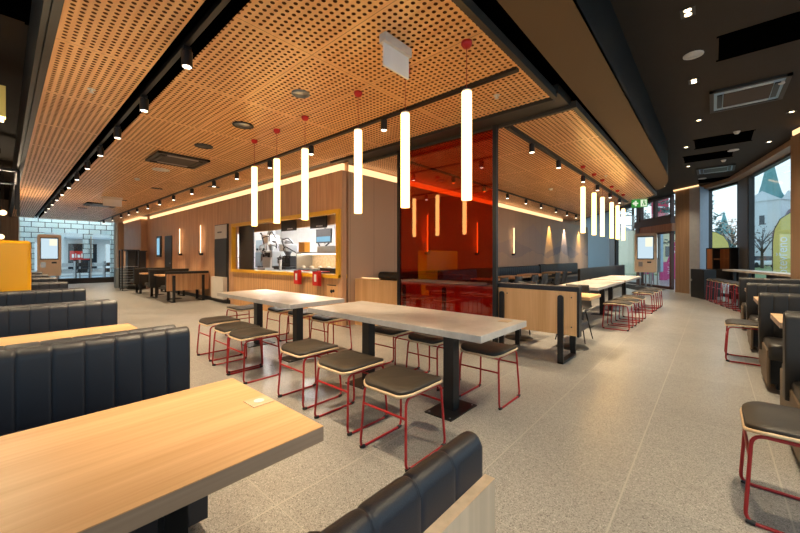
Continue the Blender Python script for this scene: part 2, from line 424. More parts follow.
# entrance-side fascia above the slanted timber edge
fb = MB()
for (x0, y0), (x1, y1) in zip([(12.2, 1.18), (14.2, 2.3)], [(14.2, 2.3), (18.9, 5.1)]):
    fb.add([(x0, y0, ZC), (x1, y1, ZC), (x1, y1, ZD), (x0, y0, ZD)], [(0, 1, 2, 3)])
struct('trim_10', fb, M['anthracite'])

# kitchen wall, X = 4.15, with the serving opening
kw = MB()
kw.box(4.15, 4.25, 5.1, 5.22, 0, 2.88).box(4.15, 4.25, 5.22, 9.68, 2.10, 2.88).box(4.15, 4.25, 9.68, 18.2, 0, 2.88)
struct('wall_left', kw, M['wall_wood'], bevel=0)
struct('wall_counter', MB().box(4.15, 4.30, 5.22, 9.68, 0, .90), M['counter_wood'])
struct('wall_back', MB().box(4.30, 21.2, 5.10, 5.25, 0, 2.88), M['mural'])
# cove lamps above the walls
cv = thing('cove_light', 'long warm light strip glowing above the counter wall', 'light strip')
obj('led_strip', MB().box(4.19, 4.24, 5.14, 18.0, 2.89, 3.02), M['cove'], cv)
cv2 = thing('cove_light', 'warm light strip glowing above the mural wall', 'light strip')
obj('led_strip', MB().box(4.30, 17.0, 5.14, 5.19, 2.89, 3.02), M['cove'], cv2)
struct('trim_11', MB().box(4.28, 4.30, 5.1, 23, 2.88, ZC + .1).box(4.28, 21.2, 5.23, 5.25, 2.88, ZC + .3), M['wall_wood'])
# far corner boxes and end wall
struct('wall_far_corner', MB().box(3.92, 5.3, 18.2, 21.3, 0, 2.88), M['wall_wood_x'])
struct('wall_far', MB().box(3.86, 5.6, 22.4, 22.9, 0, 3.1), M['wall_wood_x'])
obj('led_strip', MB().box(3.88, 3.92, 18.16, 21.3, 2.9, 3.0).box(3.9, 4.14, 18.15, 18.19, 2.9, 3.0), M['cove'], cv)
struct('wall_far', MB().box(-6, .48, 22.8, 23.1, 0, ZD), M['column_wood'])
struct('wall_side', MB().box(-3.3, -3.1, 5, 23, 0, ZD), M['column_wood'])
struct('baseboard_left', MB().box(4.12, 4.15, 9.9, 18.2, 0, .1), M['black'])

# ------------------------------------------------------------------ far street window with frosted brick tiles
wr = sroot('window_1', (0, 23, 0))
obj('window_sill', MB().box(.45, 3.9, -.06, .14, 0, .26), M['anthracite'], wr)
obj('frame', MB().box(.45, .52, -.03, .07, .26, 3.1).box(3.82, 3.9, -.03, .07, .26, 3.1).box(2.9, 2.94, -.02, .05, .26, 2.3).box(.45, 3.9, -.03, .07, 3.04, 3.1), M['steel_pale'], wr)
obj('glass', MB().box(.52, 3.82, .0, .01, .26, 3.04), M['glass'], wr)
obj('brick_film', MB().box(.52, 3.82, .04, .045, 2.42, 3.04).box(.52, .98, .04, .045, .26, 2.42).box(3.66, 3.82, .04, .045, .26, 2.42).box(2.62, 3.0, .04, .045, 1.2, 2.42).box(.98, 1.3, .04, .045, 2.15, 2.42), M['brick'], wr)

# street beyond the far window
st = struct('ground', MB().box(-40, 180, -80, 60, -.3, -.03), M['asphalt'])
mb = MB().box(-6, 14, 33, 34, 0, 7)
wl_ = thing('window_strip_light', 'cool white strip lamp above the tiled far window, outside it', 'light strip')  # invented fixture, added to brighten the frosted tiles from behind
obj('tube', MB().box(.5, 3.8, 23.6, 23.7, 3.3, 3.36), M['cool'], wl_); obj('bracket', MB().box(.5, 3.8, 23.12, 23.7, 3.36, 3.4), M['steel'], wl_)
b_ = thing('shop_building', 'pale shop building with shelves lit inside, seen through the far tiled window', 'building', (0, 0, 0))
obj('wall', mb, M['white'], b_)
for i in range(7):
    obj('window', MB().box(-3 + i * 2.0, -1.5 + i * 2.0, 32.9, 33, .4, 2.2), M['car_glass' if i % 2 else 'screen'], b_)
for i in range(4):
    obj('awning', MB().box(-4 + i * 3.4, -1.2 + i * 3.4, 31.6, 33, 2.5 + .2 * (i % 2), 2.62 + .2 * (i % 2)), M['steel_pale'], b_)
sg = thing('shop_sign', 'red shop sign with white lettering strokes beyond the tiled window', 'sign', (2.95, 27.0, 0))
obj('board', MB().box(-.42, .42, 0, .06, 1.12, 1.62), M['red'], sg)
mb = MB()
for x0, ww, h in ((-.34, .1, .2), (-.2, .05, .24), (-.1, .12, .18), (.06, .05, .24), (.16, .15, .2)): mb.box(x0, x0 + ww, -.01, 0, 1.24, 1.24 + h)
obj('lettering', mb, M['white'], sg)
obj('post', MB().cyl((0, .03, 0), (0, .03, 1.12), .04), M['steel'], sg)
for i, x in enumerate((1.7, 2.35, 3.0, 3.65, 4.3)):
    r = tag(obj('shelf_unit', MB().box(-.28, .28, -.2, .2, .05, .1).box(-.28, .28, -.2, .2, .4, .44).box(-.28, .28, -.2, .2, .75, .79).box(-.3, -.27, -.2, .2, 0, 1.05).box(.27, .3, -.2, .2, 0, 1.05).box(-.22, .2, -.15, .15, .44, .62).box(-.2, .22, -.15, .15, .79, .95), M['steel_pale' if i % 2 else 'dark_frame'], loc=(x, 26.0 + .2 * i, 0)), '%s shelf unit of goods outside the tiled window, %s from the left' % ('dark' if i % 2 == 0 else 'pale', ['first', 'second', 'third', 'fourth', 'fifth'][i]), 'shelf', 'shelf units outside the tiled window')

# ------------------------------------------------------------------ curved street facade, right side
def seg_m(a, b):
    ang = math.atan2(b[1] - a[1], b[0] - a[0]); return Matrix.Translation((a[0], a[1], 0)) @ Matrix.Rotation(ang, 4, 'Z'), math.hypot(b[0] - a[0], b[1] - a[1])
def window(n, a, b, z0=.0, frame='dark_frame', fw=.07, ztop=3.62, mid=None):
    m, L = seg_m(a, b); r = sroot('window_%d' % n)
    mb = MB(); mb.box(0, fw, -.06, .06, z0, ztop, m).box(L - fw, L, -.06, .06, z0, ztop, m).box(0, L, -.06, .06, z0, z0 + .1, m).box(0, L, -.06, .06, ztop - .08, ztop, m)
    if mid: mb.box(0, L, -.05, .05, mid, mid + .06, m)
    obj('frame', mb, M[frame], r); obj('glass', MB().box(fw, L - fw, -.006, .006, z0 + .1, ztop - .08, m), M['glass'], r)
def pier(name, a, b, mat, z0=0, z1=ZD, th=.14):
    m, L = seg_m(a, b); return struct(name, MB().box(0, L, -th / 2, th / 2, z0, z1, m), mat)
F = [(11.9, -1.30), (14.18, -.81), (14.98, -.64), (16.26, .10), (16.7, .35)]
window(2, (9.9, -1.72), F[1]); pier('wall_pier', F[1], F[2], M['grey_frame'])
window(4, F[2], F[3]); pier('wall_pier', F[3], F[4], M['grey_frame'])
# lintel and warm edge along the top of the facade
for i, (a, b) in enumerate(zip([(9.9, -1.72), F[1], F[2], F[3]], [F[1], F[2], F[3], F[4]])):
    m, L = seg_m(a, b)
    struct('trim_%d' % (12 + i), MB().box(-.01, L + .01, -.08, .3, 3.60, 3.72, m), M['column_wood'])
# entrance facade, slanting from the pillar to the mural wall
EA = Vector((17.4, 1.15)); EB = Vector((22.5, 4.6)); EB2 = (21.6, 3.99)
def ep(x): 
    t_ = (x - 17.4) / 5.1; return (x, 1.15 + 3.45 * t_)
window(5, ep(17.45), ep(19.35), 0, 'brown_frame', .1, 2.3)
window(6, ep(17.45), ep(18.4), 2.86, 'brown_frame', .08, 3.72); window(7, ep(18.4), ep(19.35), 2.86, 'brown_frame', .08, 3.72)
m, L = seg_m(ep(17.4), ep(19.6)); struct('trim_20', MB().box(-.02, L, -.16, .12, 2.6, 2.86, m), M['brown_frame'])
struct('trim_21', MB().box(-.02, L, -.08, .08, 2.3, 2.6, m), M['shelf_wood'])
window(8, ep(19.45), ep(21.25), 0, 'dark_frame', .08, 3.72)
pier('wall_pier', ep(21.25), ep(21.75), M['dark_frame'], th=.2)
m, L = seg_m(ep(21.75), (26.5, 7.36)); struct('wall_entrance', MB().box(0, L, -.05, .05, 0, ZD, m), M['frosted'])
pier('wall_pier', ep(19.3), ep(19.5), M['brown_frame'], th=.2)
# pillar: timber face and concrete face
struct('wall_pillar', MB().prism([(16.31, 1.034), (15.89, .62), (16.3, .38), (16.85, .9)], 0, 3.66), M['column_wood'])
struct('wall_pillar', MB().prism([(15.885, .615), (15.6, .33), (16.2, .1), (16.7, .3), (16.35, .36)], 0, 3.66), M['concrete'])
cv3 = thing('cove_light', 'warm light strip round the top of the concrete pillar', 'light strip')
obj('led_strip', MB().prism([(16.28, 1.055), (15.87, .635), (15.59, .355), (15.60, .39), (15.88, .68), (16.26, 1.085)], 3.67, 3.72), M['cove'], cv3)
# timber column at the near end of the street windows
struct('wall_column', MB().prism([(9.92, -1.10), (9.92, -1.9), (9.3, -2.0), (9.3, -1.30)], 0, 3.55), M['column_wood'])
cv4 = thing('cove_light', 'warm light strip round the top of the timber column', 'light strip')
obj('led_strip', MB().prism([(9.90, -1.12), (9.90, -1.3), (9.33, -1.45), (9.33, -1.32)], 3.57, 3.66), M['cove'], cv4)
struct('wall_column', MB().prism([(9.85, -1.35), (9.85, -1.9), (9.3, -2.0), (9.3, -1.5)], 3.55, ZD), M['column_wood'])
# glazing continuing behind the booths and behind the camera
for i in range(6):
    window(9 + i, (9.0 - i * 2.4, -2.05), (9.0 - (i + 1) * 2.4 + .02, -2.05), .35, 'grey_frame', .09)
struct('wall_right', MB().box(-5.4, 9.0, -2.12, -2.0, 0, .35), M['anthracite'])

# ------------------------------------------------------------------ ceiling equipment
def spot_proto():
    t_ = thing('track_spotlight', '', 'spotlight')
    obj('adapter', MB().box(-.03, .03, -.015, .015, -.03, .0).cyl((0, 0, -.05), (0, 0, -.02), .012), M['black'], t_)
    obj('housing', MB().cyl((0, 0, -.17), (0, 0, -.045), .041, n=18), M['black'], t_)
    obj('lens', MB().cyl((0, 0, -.172), (0, 0, -.1695), .033, n=18), M['lens'], t_)
    return t_
SP = spot_proto(); used = [False]
def put_spot(x, y, z, label, group, power=0, ang=70, rot=(0, 0, 0)):
    if not used[0]: used[0] = True; o = SP; o.location = (x, y, z); o['label'] = label; o['group'] = group
    else: o = dup(SP, (x, y, z), 0, label, group)
    if power:
        light('spot_lamp', 'SPOT', (x, y, z - .18), power * 4.2, (1, .78, .5), rot, spot_size=math.radians(ang), spot_blend=.6, shadow_soft_size=.03)
# left rail sits in a black slot
tr_ = thing('track_rail', 'black lighting rail in a black recess, leftmost in the timber ceiling', 'rail', (1.02, 0, ZC))
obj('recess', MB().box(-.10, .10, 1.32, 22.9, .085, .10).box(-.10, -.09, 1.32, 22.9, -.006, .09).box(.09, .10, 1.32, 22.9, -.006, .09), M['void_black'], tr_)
obj('rail', MB().box(-.018, .018, 1.32, 22.6, .005, .085), M['black'], tr_)
y1 = [1.95, 3.27, 4.6, 5.92, 7.15, 8.4, 9.74, 11.04, 12.4, 13.7, 15.0, 16.3, 17.6]
for i, y in enumerate(y1):
    put_spot(1.02, y, ZC - .0, 'black cylinder spotlight on the leftmost ceiling rail, %s along it from the near end' % ORD[i], 'spotlights on the leftmost rail', 24)
tr_ = thing('track_rail', 'thin black lighting rail passing behind the near hanging tube lamps', 'rail', (3.16, 0, ZC))
obj('rail', MB().box(-.03, .03, 1.35, 22.6, -.03, 0), M['black'], tr_)
y2 = [3.07, 4.63, 5.89, 7.22, 8.38, 9.77, 11.2, 12.5, 13.8, 15.15, 16.4, 17.7, 19.35, 21.3]
for i, y in enumerate(y2):
    put_spot(3.16, y, ZC - .0, 'black cylinder spotlight on the rail beside the counter, %s along it from the near end' % ORD[i], 'spotlights on the counter rail', 24)
tr_ = thing('track_rail', 'wide black lighting rail above the far communal tables', 'rail', (0, 2.05, ZC))
obj('recess', MB().box(4.5, 13.2, -.06, .06, -.012, .02), M['black'], tr_)
obj('rail', MB().box(4.5, 13.1, -.018, .018, -.03, -.012), M['anthracite'], tr_)
for i, x in enumerate([5.32, 6.55, 8.13, 9.38, 10.75, 12.0]):
    put_spot(x, 2.05, ZC - .0, 'black cylinder spotlight above the far communal tables, %s along its rail from the near end' % ORD[i], 'spotlights above the far communal tables', 30)
tr_ = thing('track_rail', 'thin black lighting rail near the mural wall', 'rail', (0, 4.15, ZC))
obj('rail', MB().box(4.9, 16.9, -.02, .02, -.03, 0), M['black'], tr_)
for i, x in enumerate([6.4, 7.75, 9.05, 10.31, 11.53, 12.99, 14.24, 15.42]):
    put_spot(x, 4.15, ZC, 'black cylinder spotlight on the rail near the mural wall, %s from its near end' % ORD[i], 'spotlights by the mural wall', 0)
for i, (x, c) in enumerate(((15.1, (1, .62, .16)), (17.06, (1, .88, .70)), (19.4, (1, .62, .16)))):
    light('wall_wash_lamp', 'SPOT', (x, 4.94, 2.86), 110, c, (math.radians(4), 0, 0), spot_size=math.radians(48), spot_blend=.4, shadow_soft_size=.02)

# pendants
def pendant():
    t_ = thing('pendant_lamp', '', 'lamp')
    obj('canopy', MB().lathe([(0, ZC), (.045, ZC), (.045, ZC - .02), (.03, ZC - .045), (.01, ZC - .05), (0, ZC - .05)]).xf(Matrix.Translation((0, 0, 0))), M['red'], t_)
    obj('cord', MB().cyl((0, 0, 2.62), (0, 0, ZC - .04), .003, n=6), M['red_metal'], t_)
    obj('tube', MB().cyl((0, 0, 1.745), (0, 0, 2.62), .041, n=24), M['tube'], t_)
    obj('end_cap', MB().cyl((0, 0, 2.618), (0, 0, 2.635), .038, n=16), M['white'], t_)
    return t_
PL = pendant()
n1 = ['hanging white tube lamp over the near communal tables, nearest and tallest in the photo', 'hanging white tube lamp overlapping the left edge of the red glass screen',
      'hanging white tube lamp just right of the yellow serving window frame', 'hanging white tube lamp in front of the serving window, rightmost of three',
      'hanging white tube lamp in front of the serving window, middle of three', 'hanging white tube lamp in front of the serving window, leftmost of three']
for i, y in enumerate([1.5, 2.16, 2.82, 3.81, 4.49, 5.14]):
    if i == 0: PL.location = (2.51, y, 0); PL['label'] = n1[0]; PL['group'] = 'tube lamps over the near communal tables'
    else: dup(PL, (2.51, y, 0), 0, n1[i], 'tube lamps over the near communal tables')
for i, x in enumerate([7.41, 8.25, 9.0, 9.98, 10.7, 11.48]):
    dup(PL, (x, 1.87, 0), 0, 'hanging white tube lamp over the far communal tables, %s from the left' % ['first', 'second', 'third', 'fourth', 'fifth', 'last'][i], 'tube lamps over the far communal tables')
ref = [(-.012, 4.2, 2.36, 2.62), ]
t_ = thing('pendant_lamp', 'short pale box lamp hanging at the far left edge under the dark ceiling', 'lamp', (-.03, 4.2, 0))
obj('shade', MB().box(-.05, .05, -.05, .05, 2.38, 2.62), M['banner_yellow'], t_); obj('bulb', MB().box(-.04, .04, -.04, .04, 2.355, 2.38), M['down'], t_)
obj('cord', MB().cyl((0, 0, 2.62), (0, 0, ZD), .004, n=6), M['black'], t_)
for i, (x, y, z) in enumerate(((.02, 13.9, 2.44), (-.02, 15.0, 1.85))):
    t_ = thing('globe_lamp', 'small glowing globe lamp on a rod at the far left, %s of two' % ('upper', 'lower')[i], 'lamp', (x, y, 0), 0, 'globe lamps at the far left')
    obj('globe', MB().lathe([(.07 * math.sin(PI * k / 10), -.07 * math.cos(PI * k / 10)) for k in range(11)], (0, 0, z), 16), M['sconce'], t_)
    obj('rod', MB().cyl((0, 0, z + .07), (0, 0, ZD), .006, n=6), M['black'], t_)
light('box_lamp', 'POINT', (-.03, 4.2, 2.3), 9, (1, .8, .5), shadow_soft_size=.05)
light('globe_bulb', 'POINT', (.02, 13.9, 2.3), 30, (1, .8, .55), shadow_soft_size=.05)
fr = tag(obj('ceiling_frame', MB().box(.20, .24, 10.4, 10.44, 2.1, ZC).box(-1.5, .22, 10.4, 10.44, 2.98, ZC).box(-1.5, .22, 12.3, 12.34, 2.98, ZC).box(.20, .24, 12.3, 12.34, 2.4, ZC).box(.2, .24, 10.4, 12.34, 2.98, 3.02), M['black']), 'black hanging bar frame at the left edge of the timber ceiling', 'frame')

def disc_light(name, x, y, z, r, label, cat, mat_ring, mat_in, group=None):
    t_ = thing(name, label, cat, (x, y, z), 0, group)
    obj('ring', MB().lathe([(r * .8, -.004), (r * .84, -.016), (r, -.012), (r, 0)], n=28), mat_ring, t_)
    obj('disc', MB().lathe([(0, -.008), (r * .82, -.008), (r * .82, 0)], n=28), mat_in, t_)
disc_light('ceiling_speaker', 2.12, 3.30, ZC, .095, 'plain grey round ceiling speaker, nearer one beside the red lamp canopy', 'speaker', M['grey_panel'], M['steel'])
disc_light('ceiling_speaker', 2.12, 4.66, ZC, .13, 'round dark-rimmed ceiling speaker with a pale disc, second from the camera', 'speaker', M['black'], M['steel'])
disc_light('ceiling_speaker', 2.11, 6.0, ZC, .13, 'round dark-rimmed ceiling speaker just in front of the ceiling air unit', 'speaker', M['black'], M['anthracite'])
disc_light('access_disc', 2.11, 8.26, ZC, .15, 'flat white disc on the timber ceiling behind the air unit', 'disc', M['white_plastic'], M['white_plastic'])
t_ = tag(obj('smoke_detector', MB().lathe([(0, -.05), (.035, -.045), (.05, -.02), (.055, 0)]), M['white_plastic'], loc=(2.0, 9.6, ZC)), 'white smoke detector on the left timber ceiling', 'detector')
t_ = tag(obj('smoke_detector', MB().lathe([(0, -.05), (.035, -.045), (.05, -.02), (.055, 0)]), M['white_plastic'], loc=(9.3, 3.1, ZC)), 'white smoke detector on the timber ceiling near the mural wall', 'detector')
def cassette(x, y, w_, d_, z, label, dark=True, inner='anthracite'):
    t_ = thing('ceiling_air_unit', label, 'air conditioner', (x, y, z))
    hw, hd = w_ / 2, d_ / 2
    fm = M['black'] if dark else M['silver_blue']
    obj('frame', MB().box(-hw, hw, -hd, -hd + .05, -.035, 0).box(-hw, hw, hd - .05, hd, -.035, 0).box(-hw, -hw + .05, -hd, hd, -.035, 0).box(hw - .05, hw, -hd, hd, -.035, 0), M['black'] if dark else M['fascia'], t_)
    obj('body', MB().box(-hw + .05, hw - .05, -hd + .05, hd - .05, -.02, 0), fm, t_)
    obj('grille', MB().box(-hw * .62, hw * .62, -hd * .62, hd * .62, -.03, -.0201), M[inner], t_)
    for s in (-1, 1):
        obj('louvre', MB().box(-hw * .6, hw * .6, s * hd * .72 - .03, s * hd * .72 + .03, -.034, -.0201), M['steel' if dark else 'dark_frame'], t_)
        obj('louvre', MB().box(s * hw * .74 - .03, s * hw * .74 + .03, -hd * .6, hd * .6, -.034, -.0201), M['black' if dark else 'steel_pale'], t_)
cassette(2.1, 7.2, .8, .8, ZC, 'black ceiling air conditioning unit in the left timber ceiling, nearest', True, 'black')
cassette(2.2, 15.3, .8, .8, ZC, 'distant black ceiling air conditioning unit in the left timber ceiling')
for x, y in ((2.62, 10.6), (2.45, 13.6), (3.5, 9.3), (1.9, 16.8)):
    tag(obj('ceiling_diffuser', MB().box(-.12, .12, -.06, .06, -.015, 0), M['anthracite'], loc=(x, y, ZC)), {2.62: 'small dark vent between the smoke detector and the second rail', 2.45: 'small dark vent beside the distant white hanging sign', 3.5: 'small dark vent between counter rail and cove strip', 1.9: 'small dark vent beyond the distant air unit'}[x], 'vent')
def hsign(x, y, label, s=1, rz=0):
    t_ = thing('hanging_sign', label, 'sign', (x, y, ZC), rz)
    obj('housing', MB().box(-.02 * s, .02 * s, -.0, .001, -.001, 0).box(-.16 * s, .16 * s, -.035, .035, -.07, 0), M['white_plastic'], t_, bevel=.008)
    obj('panel', MB().box(-.15 * s, .15 * s, -.008, .008, -.07 - .18 * s ** .3, -.07), M['white'], t_)
hsign(2.13, 1.93, 'blank white emergency sign box under the timber ceiling, large and near')
hsign(2.14, 13.1, 'distant blank white sign box under the timber ceiling, between the two rails', 1.45)
for x, y, z_ in ((3.55, 1.75, ZC), (.62, 4.85, ZC), (8.6, 1.72, ZC)):
    tag(obj('sprinkler_head', MB().cyl((0, 0, -.03), (0, 0, 0), .012, n=10).cyl((0, 0, -.004), (0, 0, 0), .035, n=16).cyl((0, 0, -.036), (0, 0, -.03), .022, n=12), M['white_plastic'], loc=(x, y, z_)),
        {3.55: 'small sprinkler head near the corner of the near timber ceiling', .62: 'small sprinkler head left of the leftmost rail', 8.6: 'small sprinkler head right of the far tube lamps'}[x], 'sprinkler')
# right dark ceiling items
cassette(7.5, -.38, .98, .84, ZD, 'blue-grey ceiling air unit in the dark ceiling, nearest', False, 'grille_brown')
cassette(13.3, -.05, .9, .8, ZD, 'blue-grey ceiling air unit in the dark ceiling, farther one by the street windows', False, 'anthracite')
for i, (x, y, ww, dd) in enumerate(((5.65, -.80, .62, 1.5), (10.1, -.15, .8, .9), (11.5, .1, .7, .9), (15.1, -.1, .6, .9))):
    t_ = tag(obj('ceiling_vent', MB().box(-ww / 2, ww / 2, -dd / 2, dd / 2, -.004, 0).box(-ww / 2 - .02, -ww / 2, -dd / 2 - .02, dd / 2 + .02, -.012, 0).box(ww / 2, ww / 2 + .02, -dd / 2 - .02, dd / 2 + .02, -.012, 0), M['void_black'], loc=(x, y, ZD)),
        ['large black rectangular vent opening at the top right of the dark ceiling', 'black rectangular vent in the dark ceiling beyond the nearest air unit', 'smaller black vent in the dark ceiling, third from the camera', 'farthest black vent in the dark ceiling near the pillar'][i], 'vent')
tag(obj('ceiling_vent', MB().box(-.35, .0, -.26, .26, -.004, 0).box(0, .03, -.29, .29, -.012, 0), M['void_black'], loc=(.16, 5.15, ZD)), 'black vent opening in the dark ceiling at the top left corner', 'vent')
for y in (9.6, 12.4, 15.8, 19.4):
    tag(obj('ceiling_vent', MB().box(-1.2, .0, -.3, .3, -.004, 0), M['void_black'], loc=(-.02, y, ZD)), 'dark strip vent in the left dark ceiling, %s in the row behind the corner vent' % {9.6: 'nearest', 12.4: 'second', 15.8: 'third', 19.4: 'fourth'}[y], 'vent', 'strip vents at the left')
def downlight(x, y, label, twin=True, power=45):
    t_ = thing('downlight', label, 'downlight', (x, y, ZD))
    h = .085 if twin else .05
    obj('bezel', MB().box(-h, h, -.06, -.05, -.008, 0).box(-h, h, .05, .06, -.008, 0).box(-h, -h + .012, -.05, .05, -.008, 0).box(h - .012, h, -.05, .05, -.008, 0).box(-h, h, -.05, .05, -.003, 0), M['anthracite'], t_)
    for s in ((-.042, .042) if twin else (0,)):
        obj('lens', MB().cyl((s, 0, -.007), (s, 0, -.0031), .03, n=16), M['down'], t_)
    if power: light('down_lamp', 'SPOT', (x, y, ZD - .02), power * 1.3, (1, .80, .52), (0, 0, 0), spot_size=math.radians(100), spot_blend=.8, shadow_soft_size=.12)
downlight(4.59, .19, 'square twin downlight with two glowing lenses, nearest in the dark ceiling', True, 130)
downlight(6.44, .2, 'square twin downlight beyond the white disc speaker', True, 120)
downlight(8.34, .19, 'small downlight beside the nearest air unit of the dark ceiling', False, 100)
downlight(10.2, .45, 'small downlight in the dark ceiling between the round discs', False, 80)
downlight(12.4, .5, 'small downlight near the rounded bulkhead end', False, 80)
downlight(8.9, -1.0, 'small downlight above the timber column', False, 60)
downlight(10.9, -.9, 'small downlight beside the street windows', False, 40)
downlight(15.4, 1.3, 'small downlight in front of the concrete pillar', False, 60)
downlight(2.3, -.4, 'square twin downlight above the aisle close to the camera', True, 130)  # out of view, added to brighten the area round the camera
downlight(-.6, .9, 'square twin downlight above the nearest left booth', True, 85)  # out of view, added so the near booth table reads bright
downlight(.1, -1.0, 'square twin downlight above the camera side of the left booths', True, 80)  # added lamp behind the camera, extra light for the near booths
downlight(-.6, 3.1, 'square twin downlight above the second left booth', True, 90)  # out of view, added to light the next booth table
downlight(-.5, 6.0, 'square twin downlight in the left dark ceiling above the third bench row', True, 130)  # out of view, added to lift the dark left aisle
downlight(-.5, 10.0, 'square twin downlight far along the left dark ceiling', True, 130)  # likewise added out of view, brightens the far left aisle
downlight(16.3, 2.6, 'square twin downlight above the entrance mat', True, 90)  # added fill for the dim kiosks by the entrance
downlight(19.6, 4.0, 'square twin downlight before the frosted entrance panels', True, 120)  # added to brighten the frosted panels, which came out black
for x, y, r, l_ in ((5.6, .18, .1, 'white round ceiling speaker between two square downlights'), (11.2, -.35, .1, 'white round ceiling speaker between the dark vents, farther away'), (14.6, .25, .1, 'white round ceiling speaker close to the pillar')):
    disc_light('ceiling_speaker', x, y, ZD, r, l_, 'speaker', M['white_plastic'], M['white_plastic'])
for x, y, l_ in ((7.25, -.72, 'small white sensor beside the nearest air unit of the dark ceiling'), (9.6, -.35, 'small white sensor beyond the nearest air unit of the dark ceiling'), (12.2, -.2, 'small white dome sensor before the farther air unit')):
    tag(obj('ceiling_sensor', MB().lathe([(0, -.05), (.03, -.045), (.045, -.02), (.055, 0)], n=14), M['white_plastic'], loc=(x, y, ZD)), l_, 'sensor')

# ------------------------------------------------------------------ furniture
def stool_proto(h=.46, w_=.42, d_=.41, name='stool'):
    "x = depth (runner direction), y = width"
    t_ = thing(name, '', 'stool'); r = .0085; bx, by = d_ / 2, w_ / 2 - .01; tx, ty = d_ / 2 - .025, w_ / 2 - .03
    zt = h - .035
    for s in (-1, 1):
        pts = [(-bx, s * by, r), (bx, s * by, r), (tx, s * ty, zt), (-tx, s * ty, zt)]
        obj('side_frame', MB().tube(rounded(pts, .05, 5, True), r, 8, True), M['red_metal'], t_)
        for sx_ in (-1, 1):
            obj('foot', MB().cyl((sx_ * (bx - .035), s * by, .009), (sx_ * (bx - .004), s * by, .016), .0125, n=8), M['black'], t_)
    k = .72; kx = bx + (tx - bx) * k; ky = by + (ty - by) * k; kz = zt * k
    obj('front_bar', MB().cyl((-kx, -ky, kz), (-kx, ky, kz), .0075, n=8), M['red_metal'], t_)
    obj('back_bar', MB().cyl((kx, -ky, kz), (kx, ky, kz), .0075, n=8), M['red_metal'], t_)
    def slab(sc_, z0, z1, rr, puff=0):
        ol = rrect(d_ * sc_, w_ * 1.02 * sc_, rr, 6); n = len(ol); mb = MB(); dish = lambda y, x: .018 * (abs(y) / (w_ / 2)) ** 2 - .012 * (abs(x) / (d_ / 2)) ** 4
        rings = []
        for f_, z_ in ((.0, z0), (1.0, z0), (1.0, z0 + (z1 - z0) * .7), (.97, z1), (.6, z1 + puff * .8), (.0, z1 + puff)):
            rings.append([(x * f_, y * f_, z_ + dish(y * f_, x * f_)) for x, y in ol])
        vs = [v for rg in rings for v in rg]
        mb.add(vs, [(i * n + k_, i * n + (k_ + 1) % n, (i + 1) * n + (k_ + 1) % n, (i + 1) * n + k_) for i in range(5) for k_ in range(n)], True)
        return mb
    obj('seat_board', slab(1.02, h - .030, h - .014, .09), M['ply'], t_)
    obj('seat_cushion', slab(.985, h - .0135, h + .006, .085, .008), M['cushion'], t_)
    return t_
ST = stool_proto()
G1 = 'red framed stools round the near communal tables'
stools = [
 (1.79, 1.56, 0, 'red sled-base stool with dark seat, nearest the camera at the near communal table'),
 (1.84, 2.15, 0, 'red stool, second from camera on the near side of the near communal table'),
 (1.87, 2.76, 0, 'red stool, third from camera on the near side of the near communal table'),
 (1.81, 3.72, 0, 'red stool with dark seat at the second grey table, nearest of its left-hand three'),
 (1.84, 4.19, 0, 'red stool with dark seat at the second grey table, middle of its left-hand three'),
 (1.88, 4.80, 0, 'red stool with dark seat at the second grey table, farthest left of the stools'),
 (2.95, 1.53, 0, 'red stool tucked under the right end of the near communal table, beyond its corner'),
 (2.95, 2.16, 0, 'red stool on the far side of the near communal table, behind the near pedestal'),
 (2.97, 2.72, 0, 'red stool on the far side of the near communal table, just left of its middle'),
 (2.99, 3.92, 0, 'red stool on the far side, at the gap between the two grey tables'),
 (2.99, 4.52, 0, 'red stool on the far side of the second grey table, right of its middle'),
 (2.98, 5.10, 0, 'red stool on the far side of the second grey table, beyond its left pedestal'),
 (2.62, 5.75, PI / 2, 'red stool standing beyond the far end of the second grey table'),
]
for i, (x, y, r, l_) in enumerate(stools):
    if i == 0: ST.location = (x, y, 0); ST['label'] = l_; ST['group'] = G1
    else: dup(ST, (x, y, 0), r, l_, G1)
G2 = 'red framed stools at the far communal tables'
for i, (x, y, r, l_) in enumerate([
 (7.35, 1.28, PI / 2, 'red stool at the far communal tables, nearest one on the aisle side'),
 (7.95, 1.26, PI / 2, 'red stool at the far communal tables, second on the aisle side'),
 (8.6, 1.24, PI / 2, 'red stool at the far communal tables, third on the aisle side'),
 (9.9, 1.22, PI / 2, 'red stool at the far communal tables, fourth on the aisle side after a gap'),
 (10.5, 1.20, PI / 2, 'red stool at the far communal tables, fifth on the aisle side'),
 (11.1, 1.18, PI / 2, 'red stool at the far communal tables, farthest on the aisle side'),
 (7.3, 2.45, PI / 2, 'red stool on the mural side of the far communal tables, nearest'),
 (8.5, 2.45, PI / 2, 'red stool on the mural side of the far communal tables, farther')]):
    dup(ST, (x, y, 0), r, l_, G2)
G3 = 'red framed stools at the ends of the right-hand booths'
dup(ST, (6.10, -.32, 0), PI / 2, 'red stool at the aisle end of a right-hand booth, middle of the photo', G3)
dup(ST, (2.58, -.32, 0), PI / 2, 'red stool cut off by the lower right edge of the photo', G3)
